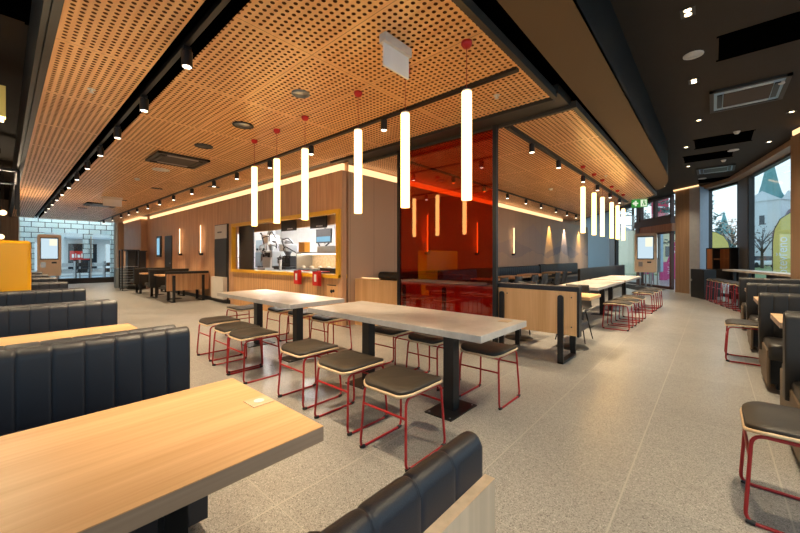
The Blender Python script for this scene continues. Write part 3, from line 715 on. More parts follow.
# taller stools at the window counter
SB = stool_proto(.64, .38, .36, 'bar_stool')
bs = [(13.62, .22), (13.15, .11), (12.7, .0), (12.25, -.10), (11.8, -.21), (11.35, -.32), (10.9, -.43)]
for i, (x, y) in enumerate(bs):
    l_ = 'tall red stool at the window counter, %s from the pillar end' % ['first', 'second', 'third', 'fourth', 'fifth', 'sixth', 'seventh'][i]
    if i == 0: SB.location = (x, y - .28, 0); SB.rotation_euler = (0, 0, PI / 2 + .2); SB['label'] = l_; SB['group'] = 'tall stools at the window counter'
    else: dup(SB, (x, y - .28, 0), PI / 2 + .2, l_, 'tall stools at the window counter')
wc = thing('window_counter', 'long pale worktop along the street windows with dark support below', 'counter')
m, L = seg_m((10.3, -1.22), (13.85, -.22))
obj('worktop', MB().box(0, L, -.42, .02, .88, .93, m), M['concrete_top'], wc)
obj('support', MB().box(.1, 2.0, -.34, -.30, 0, .88, m), M['black'], wc)
for x in (2.3, 3.4): obj('leg', MB().box(x, x + .06, -.2, -.14, 0, .88, m), M['black'], wc)

def comm_table(name, L, W, label, loc, rz, group, legs, top='concrete_top'):
    "long side along local x"
    t_ = thing(name, label, 'table', loc, rz, group)
    obj('table_top', MB().box(-L / 2, L / 2, -W / 2, W / 2, .70, .75), M[top], t_, bevel=.003)
    for lx in legs:
        obj('post', MB().box(lx - .05, lx + .05, -.045, .045, .008, .70), M['black'], t_, bevel=.003)
        bp_ = obj('base_plate', MB().box(lx - .13, lx + .13, -.2, .2, 0, .008), M['black'], t_)
        mb = MB()
        for a in (-1, 1):
            for b in (-1, 1): mb.cyl((lx + a * .10, b * .17, .008), (lx + a * .10, b * .17, .011), .008, n=8)
        obj('screw', mb, M['steel'], bp_)
    return t_
T2 = comm_table('communal_table', 2.02, .77, 'grey concrete-topped communal table on black posts, nearer of the two', (2.51, 2.17, 0), PI / 2, 'near communal tables', (-.52, .49))
obj('power_socket', MB().box(-.93, -.84, -.30, -.2, .75, .7525).cyl((-.885, -.25, .7525), (-.885, -.25, .754), .03), M['ply'], T2)
comm_table('communal_table', 2.02, .77, 'grey concrete-topped communal table on black posts, behind the nearer one', (2.51, 4.52, 0), PI / 2, 'near communal tables', (-.55, .5))
comm_table('communal_table', 2.4, .72, 'pale communal table near the booth partition, first of the far pair', (8.0, 1.84, 0), 0, 'far communal tables', (-.85, .85))
comm_table('communal_table', 2.3, .72, 'pale communal table farther off beside the order kiosks, second of the far pair', (10.55, 1.84, 0), 0, 'far communal tables', (-.85, .85))

# ---- booth benches
def channels(s, L, y0, y1, z0, z1, cw=.105, inset=.008, top_r=None):
    "vertical channel tufting; back surface y0, front surface y1, length along x from 0 to s*L"
    th = y1 - y0; r = top_r or th * .48; prof = []
    prof.append((y1, z0, 1, 0)); prof.append((y1, z0 + (z1 - z0) * .5, 1, 0))
    for k in range(0, 9):
        a = PI * k / 8
        cy = y1 - r if k < 4 else (y0 + r if k > 4 else (y0 + y1) / 2)
        prof.append((cy + r * math.cos(a), z1 - r + r * math.sin(a), math.cos(a), math.sin(a)))
    prof.append((y0, z0, -1, 0)); m = len(prof)
    n = max(1, round(L / cw)); cw = L / n; xs = []
    for i in range(n):
        for q in (0, .025, .06, .14, .5, .86, .94, .975): xs.append(((i + q) * cw, {0: 1, .025: .5, .975: .5, .06: .15, .94: .15, .14: .03, .86: .03, .5: 0}[q]))
    xs.append((L, 1.3)); xs[0] = (0, 1.3)
    mb = MB(); vs = []
    for x, o in xs:
        for y, z, ny, nz in prof:
            k = 1 if ny > -.99 else .3
            vs.append((s * x, y - ny * o * inset * k, z - nz * o * inset * .45))
    fs = [(i * m + j, i * m + (j + 1) % m, (i + 1) * m + (j + 1) % m, (i + 1) * m + j) for i in range(len(xs) - 1) for j in range(m)]
    if s > 0: fs = [f[::-1] for f in fs]
    mb.add(vs, fs, True); mb.add(vs, [tuple(range(m)), tuple(range((len(xs) - 1) * m, len(xs) * m))[::-1]])
    return mb
def cushion_mb(s, x0, L, y0, y1, z0, z1, r=.03):
    mb = MB(); a, b = sorted((s * x0, s * L)); prof = []
    ys = [(y0, z0), (y1 - r * .4, z0), (y1, z0 + r * .5), (y1, z1 - r), (y1 - r * .3, z1 - r * .3), (y1 - r, z1), (y0, z1)]
    for x in (a, a + r * .3, a + r, b - r, b - r * .3, b):
        k = {a: 1, b: 1, a + r * .3: .3, b - r * .3: .3}.get(x, 0)
        prof.append([(x, y0 + (y - y0) - (r * .8 * k if y > y0 + r else 0), z - (r * .8 * k if z > (z0 + z1) / 2 else -r * .3 * k)) for y, z in ys])
    n = len(ys); vs = [v for p in prof for v in p]
    mb.add(vs, [(i * n + j, (i + 1) * n + j, (i + 1) * n + (j + 1) % n, i * n + (j + 1) % n) for i in range(5) for j in range(n)], True)
    mb.add(vs, [tuple(range(n)), tuple(range(5 * n, 6 * n))[::-1]]); return mb
def bench(s, L, mat, label, loc, rz, group, wood_back=False, trim=0, th=.10, endp=False):
    t_ = thing('booth_bench', label, 'bench', loc, rz, group)
    obj('backrest', channels(s, L, 0, th, .32, .905).xf(Matrix.Translation((s * trim, 0, 0))), mat, t_)
    obj('seat', cushion_mb(s, .03 + trim, L, .09, .56, .31, .46), mat, t_)
    a, b = sorted((s * (.03 + trim), s * L))
    obj('base', MB().box(a, b, .01, .42, .06, .32), mat, t_)
    a, b = sorted((s * .10, s * L)); obj('toe_kick', MB().box(a, b, .03, .38, 0, .06), M['black'], t_)
    if endp:
        a, b = sorted((s * .02, s * .045)); obj('end_panel', MB().box(a, b, .02, .54, .05, .40), M['tan_leather'], t_, bevel=.01)
    if wood_back:
        a, b = sorted((-s * .004, s * L)); obj('back_panel', MB().box(a, b, -.024, -.001, .0, .82), M['back_panel'], t_)
    return t_
M['back_panel'] = wood('bench_back_wood', srgb(178, 156, 132), srgb(206, 182, 156), 2, .5)
LB = 1.9
GL = 'black channelled booth benches on the left'
bench(-1, LB, M['leather'], 'black upholstered booth bench with wooden back panel, nearest at the bottom edge', (.676, .363, 0), 0, GL, True, th=.054)
# wooden top lip of that panel
pairs = [2.15, 3.94, 5.68, 7.4, 9.1, 10.8, 12.5]
w_ord = ['first', 'second', 'third', 'fourth', 'fifth', 'sixth', 'seventh']
BA = None
for i, yc in enumerate(pairs):
    la = 'black channelled booth bench facing the camera, %s row from the camera on the left' % w_ord[i]
    lb = 'black booth bench turned away from the camera, behind the %s left row' % w_ord[i]
    if i == 0:
        BA = bench(1, LB, M['leather'], la, (.67, yc + .045, 0), PI, GL)
        BB = bench(-1, LB, M['leather'], lb, (.65, yc + .06, 0), 0, GL, trim=-.0)
        BA.location = (.67, 2.19, 0); BB.location = (.64, 2.20, 0)
    else:
        dup(BA, (.67, yc + .04, 0), PI, la, GL); dup(BB, (.64, yc + .05, 0), 0, lb, GL)
GR = 'black channelled booth benches on the right'
RA = RB = None
for i, xc in enumerate([3.58, 5.34, 7.2, 9.05]):
    la = 'black channelled bench facing the camera in the right-hand booths, %s row from the camera' % w_ord[i]
    lb = 'black bench turned away in the right-hand booths, behind the %s row' % w_ord[i]
    if i == 0:
        RA = bench(-1, 1.45, M['brown_leather'], la, (xc, -.36, 0), PI / 2, GR, endp=True)
        RB = bench(1, 1.45, M['brown_leather'], lb, (xc + .01, -.38, 0), -PI / 2, GR, endp=True)
    else:
        dup(RA, (xc, -.36, 0), PI / 2, la, GR)
        if i < 3: dup(RB, (xc + .01, -.38, 0), -PI / 2, lb, GR)
def booth_table(label, loc, rz, L=1.85, W=.66, leg_x=-.32, group=None, sock=None, two=True):
    "aisle end at local x=0, table runs to -x"
    t_ = thing('booth_table', label, 'table', loc, rz, group)
    obj('table_top', MB().box(-L, 0, -W / 2, W / 2, .7475, .75), M['table_wood'], t_)
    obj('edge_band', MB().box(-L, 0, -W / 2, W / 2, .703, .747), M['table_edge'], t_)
    for lx in ((leg_x, leg_x - 1.1) if two else (leg_x,)):
        obj('post', MB().box(lx - .032, lx + .032, -.032, .032, .008, .703), M['black'], t_)
        obj('base_plate', MB().box(lx - .2, lx + .2, -.2, .2, 0, .008), M['black'], t_)
    if sock:
        so = obj('power_socket', MB().box(sock[0] - .04, sock[0] + .04, sock[1] - .04, sock[1] + .04, .75, .7535), M['ply'], t_, bevel=.002)
        obj('socket_plug', MB().cyl((sock[0], sock[1], .7535), (sock[0], sock[1], .755), .018), M['white'], so)
    return t_
booth_table('light oak booth table, large in the lower left foreground', (.67, 1.245, 0), 0, sock=(-.045, .0), group='oak booth tables on the left')
booth_table('light oak booth table between the first and second left bench rows', (.67, 3.17, 0), 0, group='oak booth tables on the left')
for i, x in enumerate((4.5, 6.38, 8.15)):
    booth_table('small oak booth table end, %s from the camera on the right' % w_ord[i], (x, -.405, 0), PI / 2, 1.4, .64, -.5, 'oak booth tables on the right', (-.09, .0) if i == 0 else None, False)

# ---- partition banquette with timber back and U-shaped legs, X = 4.46
bq = thing('banquette', 'black banquette with timber back panel on flat black loop legs beside the red glass', 'bench')
obj('back_panel', MB().box(4.46, 4.485, 1.19, 3.95, .35, .87), M['panel_wood'], bq)
obj('top_rail', MB().box(4.45, 4.60, 1.17, 3.95, .87, .93), M['leather'], bq, bevel=.01)
obj('end_edge', MB().box(4.455, 4.56, 1.165, 1.19, .34, .92), M['black'], bq)
obj('backrest', channels(1, 2.7, 0, .09, .42, .90).xf(Matrix.Translation((4.49, 1.22, 0)) @ Matrix.Rotation(PI / 2, 4, 'Z') @ Matrix.Scale(-1, 4, (0, 1, 0))), M['leather'], bq)
obj('seat', MB().box(4.56, 5.03, 1.2, 3.9, .36, .46), M['leather'], bq, bevel=.02)
for y in (1.37, 2.12, 3.05, 3.85):
    lp = [(4.452, .035), (4.452, .80)]
    mb = MB(); mb.box(4.436, 4.459, y - .033, y + .033, .0, .79)
    n = 14; cs = [(math.cos(PI * k / n) * .033, .79 + math.sin(PI * k / n) * .033) for k in range(n + 1)]
    vs = [(4.436, y + a, b) for a, b in cs] + [(4.459, y + a, b) for a, b in cs]; k = n + 1
    mb.add(vs, [tuple(range(k))[::-1], tuple(range(k, 2 * k))] + [(i, i + 1, k + i + 1, k + i) for i in range(n)])
    mb.box(4.436, 4.97, y - .033, y + .033, 0, .02).box(4.95, 4.97, y - .033, y + .033, 0, .36)
    mb.box(4.459, 4.97, y - .033, y + .033, .34, .359)
    obj('loop_leg', mb, M['black'], bq)
mb = MB()
for y in (1.25, 2.05):
    for z in (.45, .8): mb.cyl((4.457, y, z), (4.46, y, z), .008, n=10)
obj('bolt', mb, M['black'], bq)
lw = struct('wall_low', MB().box(4.46, 4.9, 3.96, 5.1, 0, .87), M['panel_wood'])
lt = tag(obj('ledge_light', MB().box(4.62, 4.68, 4.5, 5.09, .872, .884), M['cove']), 'thin warm light strip on the ledge of the low timber wall', 'light strip')
bo = tag(obj('bolster_cushion', MB().prism(rrect(.22, .14, .06, 5), 0, 1.75), M['brown_leather'], bevel=.0), 'black rounded cushion lying along the low timber wall top', 'cushion')
bo.rotation_euler = (-PI / 2, 0, 0); bo.location = (4.62, 2.85, .935)
bo.location = (4.60, 2.75, .942)
# red glass screen
gs = thing('glass_screen', 'tall orange-red glass screen in a black frame beside the communal tables', 'screen')
obj('glass_pane', MB().box(4.40, 4.41, 2.22, 3.90, .33, ZC - .01), M['red_glass'], gs)
obj('post', MB().box(4.38, 4.434, 2.165, 2.22, 0, ZC + .02), M['black'], gs); obj('post', MB().box(4.38, 4.434, 3.90, 3.95, 0, ZC + .02), M['black'], gs)
obj('mid_rail', MB().box(4.412, 4.43, 2.22, 3.90, .90, .96), M['black'], gs); obj('bottom_rail', MB().box(4.38, 4.434, 2.22, 3.90, .29, .33), M['black'], gs)

# cafe tables and black chairs between partition and mural wall
def cafe_table(label, loc, W=.64, D=.64, group='oak cafe tables before the mural wall'):
    t_ = thing('cafe_table', label, 'table', loc, 0, group)
    obj('table_top', MB().box(-W / 2, W / 2, -D / 2, D / 2, .71, .75), M['table_wood'], t_)
    obj('post', MB().cyl((0, 0, .02), (0, 0, .71), .035), M['black'], t_)
    obj('base', MB().lathe([(0, .03), (.04, .03), (.2, .012), (.215, 0)], n=24), M['black'], t_)
cafe_table('oak cafe table at the aisle end of the timber-backed banquette', (5.38, 1.50, 0), .6, .6)
cafe_table('oak cafe table behind the timber-backed banquette, second from its aisle end', (5.43, 2.3, 0), .6, .6)
cafe_table('oak cafe table behind the red glass screen', (5.43, 3.3, 0), .6, .6)
for i, x in enumerate((7.6, 9.3, 11.0, 13.1)):
    cafe_table('oak cafe table along the mural wall bench, %s from the left' % w_ord[i], (x, 4.15, 0), 1.1, .66)
def chair_proto():
    t_ = thing('shell_chair', '', 'chair')
    mb = MB(); n = 9; rows = []
    prof = [(.20, .44), (.17, .455), (.05, .44), (-.10, .435), (-.17, .46), (-.20, .54), (-.215, .66), (-.23, .80), (-.225, .84)]
    for j, (x, z) in enumerate(prof):
        hw = .20 + (.012 if 2 < j < 6 else 0) - (.03 if j >= 7 else 0); row = []
        for i in range(n):
            u = -1 + 2 * i / (n - 1); curl = abs(u) ** 3 * .05
            row.append((x + (curl * 1.3 if j > 4 else 0), u * hw, z + (curl if 0 < j < 5 else 0)))
        rows.append(row)
    vs = [v for r in rows for v in r]; vs2 = [(v[0] - (.014 if i // n > 4 else 0), v[1], v[2] - (.014 if i // n <= 5 else 0)) for i, v in enumerate(vs)]
    k = len(vs); fs = [(j * n + i, j * n + i + 1, (j + 1) * n + i + 1, (j + 1) * n + i) for j in range(len(prof) - 1) for i in range(n - 1)]
    rim = [j * n for j in range(len(prof))] + [(len(prof) - 1) * n + i for i in range(1, n)] + [j * n + n - 1 for j in range(len(prof) - 2, -1, -1)] + [i for i in range(n - 2, 0, -1)]
    mb.add(vs + vs2, fs + [tuple(a + k for a in f[::-1]) for f in fs] + [(a, b, b + k, a + k) for a, b in zip(rim, rim[1:] + rim[:1])], True)
    obj('shell', mb, M['anthracite'], t_)
    obj('seat_pad', MB().prism(rrect(.36, .36, .07, 5, .0, 0), .448, .468), M['cushion'], t_, bevel=.006)
    for a in (-1, 1):
        for b in (-1, 1): obj('leg', MB().cyl((a * .13, b * .13, .43), (a * .22, b * .21, 0), .012, .008, 8), M['black'], t_)
    return t_
CH = chair_proto(); CH.location = (5.92, 1.62, 0); CH.rotation_euler = (0, 0, PI)
CH['label'] = 'black shell chair at the first cafe table, beside the end of the timber-backed banquette'; CH['group'] = 'black shell chairs'
dup(CH, (5.95, 2.45, 0), PI, 'black shell chair at the second cafe table, half hidden by the timber back', 'black shell chairs')
for i, x in enumerate((7.2, 7.95, 8.95, 9.65, 10.7, 11.35)):
    dup(CH, (x, 3.55, 0), PI / 2, 'black shell chair facing the mural wall bench, %s from the left' % w_ord[i], 'black shell chairs')
# wall bench
wb = thing('wall_bench', 'long dark upholstered bench running along the mural wall', 'bench')
obj('backrest', channels(1, 8.6, 0, .10, .46, .96, .16).xf(Matrix.Translation((5.1, 5.08, 0)) @ Matrix.Scale(-1, 4, (0, 1, 0))), M['leather'], wb)
obj('seat', MB().box(5.1, 13.7, 4.5, 4.98, .36, .46), M['leather'], wb, bevel=.02); obj('base', MB().box(5.1, 13.7, 4.56, 5.08, 0, .36), M['anthracite'], wb)
wb2 = thing('wall_bench', 'farther high-backed dark bench at the far end of the mural wall', 'bench')
obj('backrest', channels(1, 5.0, 0, .10, .3, 1.0, .16).xf(Matrix.Translation((13.8, 5.08, 0)) @ Matrix.Scale(-1, 4, (0, 1, 0))), M['brown_leather'], wb2)
obj('seat', MB().box(13.8, 18.8, 4.5, 4.98, .36, .46), M['brown_leather'], wb2, bevel=.02); obj('base', MB().box(13.8, 18.8, 4.56, 5.08, 0, .36), M['anthracite'], wb2)
dv = tag(obj('ribbed_divider', channels(1, 7.2, 0, .08, .0, .93, .12).xf(Matrix.Translation((11.6, 3.0, 0)) ), M['brown_leather']), 'dark ribbed low divider behind the far communal tables', 'divider')

# left-hand booths by the counter wall
def uboard(x0, x1, y, label, face_wood, zt=.87):
    t_ = thing('booth_bench', label, 'bench', (0, y, 0), 0, 'booths beside the counter wall')
    obj('back_panel', MB().box(x0, x1, 0, .03, .33, zt - .07), M['panel_x'] if face_wood else M['brown_leather'], t_)
    obj('top_rail', MB().box(x0 - .01, x1 + .01, -.01, .12, zt - .07, zt), M['brown_leather'], t_, bevel=.01)
    obj('backrest', MB().box(x0, x1, .03, .12, .4, zt - .07), M['brown_leather'], t_)
    obj('seat', MB().box(x0, x1, .12, .58, .36, .46), M['brown_leather'], t_, bevel=.02)
    for x in (x0 + .14, x1 - .18):
        obj('loop_leg', MB().box(x, x + .07, -.022, 0, 0, zt - .11).box(x, x + .07, -.022, .5, 0, .02).box(x, x + .07, .48, .5, 0, .36), M['black'], t_)
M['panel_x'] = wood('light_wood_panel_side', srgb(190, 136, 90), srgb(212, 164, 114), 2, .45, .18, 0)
uboard(3.02, 4.10, 11.3, 'timber-backed booth bench on black loop legs beside the counter wall', True)
uboard(3.02, 4.1, 13.0, 'dark booth bench behind the timber-backed one by the counter wall', False, .90)
uboard(3.02, 4.1, 14.9, 'farthest dark booth bench by the counter wall', False, .90)
for i, y in enumerate((12.35, 14.1)):
    cafe_table('small oak booth table between the dark benches by the counter wall, %s' % ('nearer', 'farther')[i], (3.5, y, 0), .9, .6, 'booth tables by the counter wall')

# yellow block and rear rack
yb = tag(obj('yellow_divider', MB().box(-1.5, .25, 6.5, 6.85, 0, 1.485), M['yellow'], bevel=.035), 'glossy yellow cabinet-like divider at the left edge', 'divider')
rk = thing('trolley_rack', 'dark tray rack trolley standing before the far timber wall', 'rack', (3.25, 16.8, 0))
obj('frame', MB().box(-.28, -.24, -.25, -.21, .08, 1.55).box(.24, .28, -.25, -.21, .08, 1.55).box(-.28, -.24, .21, .25, .08, 1.55).box(.24, .28, .21, .25, .08, 1.55).box(-.28, .28, -.25, .25, 1.53, 1.56).box(-.28, .28, -.25, .25, .08, .11), M['black'], rk)
for k in range(8): obj('tray', MB().box(-.24, .24, -.22, .22, .2 + k * .1, .22 + k * .1), M['steel'], rk)
for a in (-1, 1):
    for b in (-1, 1): obj('wheel', MB().cyl((a * .24 - .012, b * .2, .04), (a * .24 + .012, b * .2, .04), .04, n=12), M['black'], rk)
tag(obj('waste_bin', MB().prism(rrect(.42, .4, .05), 0, .78).prism(rrect(.45, .43, .05), .78, .82), M['grey_panel'], loc=(3.32, 18.6, 0)), 'grey waste bin left of the tray rack at the far timber wall', 'bin')
tag(obj('tray_stand', MB().box(-.3, .3, -.2, .2, 0, 1.5).box(-.34, .34, -.24, .24, 1.5, 1.54), M['anthracite'], loc=(3.62, 17.6, 0)), 'dark cupboard behind the tray rack by the counter wall', 'cupboard')
# wall items on the counter wall
tag(obj('lit_wall_sign', MB().box(4.09, 4.15, 16.12, 16.6, 1.28, 2.1), M['anthracite']), 'tall narrow dark sign box with pale blue light on the counter wall', 'sign')
s_ = obj('sign_face', MB().box(4.08, 4.09, 16.2, 16.52, 1.36, 2.02), M['blue_sign'], bpy.data.objects['lit_wall_sign'])
d_ = sroot('door_1', (0, 0, 0)); obj('door_leaf', MB().box(4.12, 4.15, 14.85, 15.65, 0, 2.07), M['anthracite'], d_); obj('door_handle', MB().cyl((4.08, 14.95, 1.05), (4.12, 14.95, 1.05), .02, n=8), M['steel'], d_)
def sconce(x, y, nx, ny, label, z0=1.40, z1=2.26):
    light('sconce_lamp', 'SPOT', (x + nx * .09, y + ny * .09, z0 + .02), 16, (1, .66, .36), (PI, 0, 0), spot_size=math.radians(60), spot_blend=.9, shadow_soft_size=.03)
    t_ = thing('wall_sconce', label, 'lamp', (x, y, 0), 0, 'glowing wall sconces')
    px_, py_ = -ny, nx
    obj('mount', MB().cyl((nx * .0, ny * .0, z0 - .03), (nx * .10, ny * .10, z0 - .03), .035, n=12), M['black'], t_)
    obj('light_bar', MB().cyl((nx * .07, ny * .07, z0), (nx * .07, ny * .07, z1), .012, n=8), M['sconce'], t_)
    q = [(nx * .10 + px_ * a, ny * .10 + py_ * a) for a in (-.03, .03)] + [(nx * .115 + px_ * a, ny * .115 + py_ * a) for a in (.03, -.03)]
    obj('shield', MB().prism(q, z0 - .02, z0 + .06), M['black'], t_)
sconce(4.15, 13.8, -1, 0, 'vertical glowing wall sconce on the counter wall, left one')
sconce(4.15, 11.87, -1, 0, 'vertical glowing wall sconce on the counter wall, right one')
sconce(11.48, 5.1, 0, -1, 'vertical glowing wall sconce on the mural wall, right of the red glass')
sconce(6.65, 5.1, 0, -1, 'vertical glowing wall sconce seen through the left part of the red glass')
sconce(9.0, 5.1, 0, -1, 'vertical glowing wall sconce seen through the right part of the red glass')
# pickup cupboard left of the window
pk = thing('pickup_cupboard', 'narrow wall cupboard with pale top panel and dark doors left of the yellow frame', 'cupboard', (0, 0, 0))
obj('carcass', MB().box(4.10, 4.148, 9.98, 10.82, .0, 2.2), M['anthracite'], pk); obj('top_panel', MB().box(4.09, 4.10, 10.0, 10.8, 1.8, 2.18), M['white_plastic'], pk)
obj('door', MB().box(4.085, 4.10, 10.0, 10.8, .74, 1.78), M['anthracite'], pk); obj('base_panel', MB().box(4.0, 4.10, 9.98, 10.82, .12, .72), M['white_plastic'], pk)
mb = MB()
for k in range(5): mb.box(4.085, 4.09, 10.32 + k * .06, 10.36 + k * .06, 1.96, 2.0)
obj('lettering', mb, M['anthracite'], pk)

# ------------------------------------------------------------------ serving window and kitchen
yf = sroot('window_20')
obj('frame', MB().box(4.10, 4.28, 5.14, 5.23, .90, 2.17).box(4.10, 4.2, 9.67, 9.74, .90, 2.17).box(4.10, 4.2, 5.23, 9.67, 2.09, 2.17), M['yellow_frame'], yf)
obj('sill', MB().box(4.09, 4.34, 5.14, 9.74, .885, .95), M['yellow_frame'], yf)
ct = tag(obj('serving_counter', MB().box(4.36, 5.0, 5.4, 9.6, 0, .93), M['steel_pale']), 'pale steel serving counter inside the yellow framed window', 'counter')
struct('wall_kitchen', MB().box(8.0, 8.1, 5.3, 14.0, 0, 2.75).box(4.3, 8.1, 14.0, 14.1, 0, 2.75).box(4.3, 8.1, 5.26, 5.3, 0, 2.75), M['white'])
struct('ceiling', MB().box(4.30, 8.1, 5.27, 14.1, 2.72, 2.8), M['white'])
for i, (x, y) in enumerate(((6.3, 7.0), (6.3, 9.6), (6.3, 12.2))):
    t_ = thing('kitchen_ceiling_light', 'square white light panel in the kitchen ceiling, %s' % ('nearest', 'middle', 'farthest')[i], 'light', (x, y, 2.72), 0, 'kitchen ceiling lights')
    obj('frame', MB().box(-.32, .32, -.32, .32, -.02, 0), M['white'], t_); obj('diffuser', MB().box(-.29, .29, -.29, .29, -.024, -.0201), M['kitchen_light'], t_)
dp = tag(obj('dark_door_panel', MB().box(4.34, 4.38, 8.98, 9.78, .94, 2.17), M['anthracite']), 'dark grey sliding panel at the left end of the serving window', 'panel')
# hanging menu boards inside
for i, (y0, y1) in enumerate(((7.55, 8.2), (6.34, 6.93))):
    t_ = thing('menu_board', 'dark hanging menu board inside the serving window, %s' % ('left one', 'right one')[i], 'sign', (4.7, 0, 0), 0, 'hanging menu boards')
    obj('board', MB().box(0, .04, y0, y1, 1.93, 2.2), M['anthracite'], t_)
    mb = MB()
    for k in range(5): mb.box(-.004, 0, y0 + .12 + k * .05, y0 + .15 + k * .05, 1.96, 1.985)
    obj('lettering', mb, M['white'], t_)
struct('trim_30', MB().box(4.82, 4.9, 5.4, 13.9, 2.0, 2.72), M['panel_wood'])
fz = thing('upright_fridge', 'tall pale blue-grey kitchen cabinet with three dark knobs behind the serving window', 'fridge', (6.6, 12.3, 0))
obj('body', MB().box(-.35, .35, -.42, .42, .1, 1.9), M['steel_pale'], fz, bevel=.01)
obj('door', MB().box(-.37, -.352, -.39, -.01, .2, 1.45), M['silver_blue'], fz); obj('door', MB().box(-.37, -.352, .01, .39, .2, 1.45), M['silver_blue'], fz)
for k in range(3): obj('knob', MB().cyl((-.39, -.25 + .25 * k, 1.56), (-.352, -.25 + .25 * k, 1.56), .04, n=10), M['black'], fz)
wt = thing('work_bench', 'steel work table with shelf left of the pale kitchen cabinet', 'table', (6.2, 13.3, 0))
obj('top', MB().box(-.6, .5, -.45, .3, .86, .9), M['steel'], wt); obj('shelf', MB().box(-.6, .5, -.43, .28, 1.25, 1.28), M['steel'], wt)
for a in (-.56, .44): obj('upright', MB().box(a, a + .04, .2, .24, 0, 1.25), M['steel'], wt)
bn = thing('blue_notice', 'bright blue notice sheet hanging at the left of the kitchen', 'notice', (5.9, 12.7, 1.75), .1)
obj('sheet', MB().box(0, .01, -.33, .33, 0, .42), M['blue_note'], bn); obj('hanger', MB().box(0, .01, -.01, .01, .42, .97), M['steel'], bn)
def machine(label, loc, seed, mats, n=9, hh=1.1):
    t_ = thing('drink_machine', label, 'machine', loc); r = random.Random(seed)
    obj('body', MB().box(-.22, .25, -.3, .3, .08, hh * .45), M[mats[0]], t_, bevel=.02)
    obj('drip_tray', MB().box(-.36, .25, -.32, .32, 0, .07), M['black'], t_); obj('panel', MB().box(-.235, -.221, -.2, .2, hh * .25, hh * .4), M['anthracite'], t_)
    obj('head', MB().box(-.3, .1, -.2, .16, hh * .6, hh * .85), M[mats[1]], t_, bevel=.03)
    obj('hopper', MB().lathe([(.05, hh * .45), (.10, hh * .6), (.13, hh * .9), (.1, hh), (0, hh)], (.05, .22, 0)), M['steel'], t_)
    for k in range(4): obj('nozzle', MB().cyl((-.28, -.21 + .14 * k, hh * .2), (-.28, -.21 + .14 * k, hh * .36), .02, n=8), M['black'], t_)
    for k in range(n):
        y0 = r.uniform(-.3, .3); z0 = r.uniform(.1, hh * .8)
        obj('hose', MB().tube(rounded([(-.3, y0, z0), (-.34, y0 + r.uniform(-.15, .15), z0 + .2), (-.3, y0 + r.uniform(-.3, .3), z0 + r.uniform(.1, .3)), (-.1, y0 + r.uniform(-.2, .2), z0 + .1)], .08, 4), .014, 6), M['anthracite' if k % 2 else 'steel'], t_)
    return t_
ct2 = tag(obj('equipment_counter', MB().box(5.3, 5.95, 8.6, 11.4, 0, .93), M['steel_pale']), 'pale steel counter carrying the drinks machines', 'counter')
machine('pale drinks machine with hoses behind the serving window, left of the two', (5.62, 10.25, .93), 3, ('steel_pale', 'white'), 8, 1.2)
machine('dark drinks machine with hoses behind the serving window, right of the two', (5.62, 9.25, .93), 5, ('anthracite', 'steel_pale'), 8, .85)
ca = thing('grill_station', 'steel grill station with hood in the middle of the kitchen', 'cooker', (7.3, 8.3, 0))
obj('base', MB().box(-.4, .4, -.9, .9, 0, .9), M['steel'], ca); obj('hood', MB().box(-.4, .4, -.9, .9, 1.45, 1.6), M['steel_pale'], ca)
obj('back_shelf', MB().box(.2, .4, -.9, .9, 1.15, 1.2), M['steel'], ca); obj('grill', MB().box(-.3, .15, -.5, .1, .9, 1.05), M['black'], ca)
for k in range(3): obj('lamp_arm', MB().tube(rounded([(-.1, -.6 + .5 * k, 1.45), (-.25, -.6 + .5 * k, 1.35), (-.2, -.6 + .5 * k, 1.15)], .05), .02, 6), M['anthracite'], ca)
fs = thing('food_shelf', 'low warm-lit steel food shelf along the right of the serving window', 'shelf', (5.3, 7.3, 0))
obj('body', MB().box(-.2, .3, -.95, .85, .95, .985).box(-.2, .3, -.95, .85, 1.36, 1.4).box(-.2, .3, -.95, -.92, .95, 1.4).box(-.2, .3, .82, .85, .95, 1.4), M['steel'], fs)
obj('back_panel', MB().box(.28, .3, -.95, .85, .985, 1.36), M['ply'], fs)
obj('support', MB().box(-.18, .3, -.92, .82, 0, .95), M['steel_pale'], fs); obj('upper_box', MB().box(.0, .3, -.9, .2, 1.4, 1.55), M['steel'], fs)
obj('heat_lamp', MB().box(-.1, .1, -.85, .75, 1.342, 1.359), M['lens'], fs)
for k in range(9):
    tag(obj('food_wrap', MB().lathe([(0, 0), (.055, .005), (.06, .03), (.04, .065), (0, .075)], n=10), M['ply' if k % 2 else 'white_plastic'], loc=(5.18 + .14 * (k % 2), 6.5 + k * .18, .9855)),
        'wrapped food portion on the warm-lit food shelf, %s from the right' % ORD[k].replace('nearest', 'first'), 'food', 'wrapped food on the food shelf')
sm = thing('order_screen', 'green and blue order screen on a bracket in the kitchen', 'screen', (6.98, 9.55, 0))
obj('bezel', MB().box(0, .05, -.4, .4, 1.74, 2.2), M['anthracite'], sm)
obj('display', MB().box(-.004, 0, -.37, .37, 1.78, 1.95), M['blue_sign'], sm); obj('bracket', MB().box(.05, .09, -.03, .03, 1.7, 2.72), M['steel'], sm)
obj('arm', MB().tube([(.02, .3, 1.74), (-.05, .1, 1.6), (0, -.1, 1.62), (.02, -.3, 1.74)], .03, 6), M['anthracite'], sm)
oc = thing('order_carton', 'orange carton on top of the food shelf', 'carton', (5.15, 7.85, 1.401))
obj('box', MB().box(-.08, .08, -.13, .13, 0, .26), M['orange'], oc)
tag(obj('cup_stack', MB().lathe([(.03, 0), (.045, .28), (.04, .28), (0, .27)], n=14), M['white'], loc=(4.85, 8.5, .93)), 'stack of white paper cups on the serving counter', 'cup')
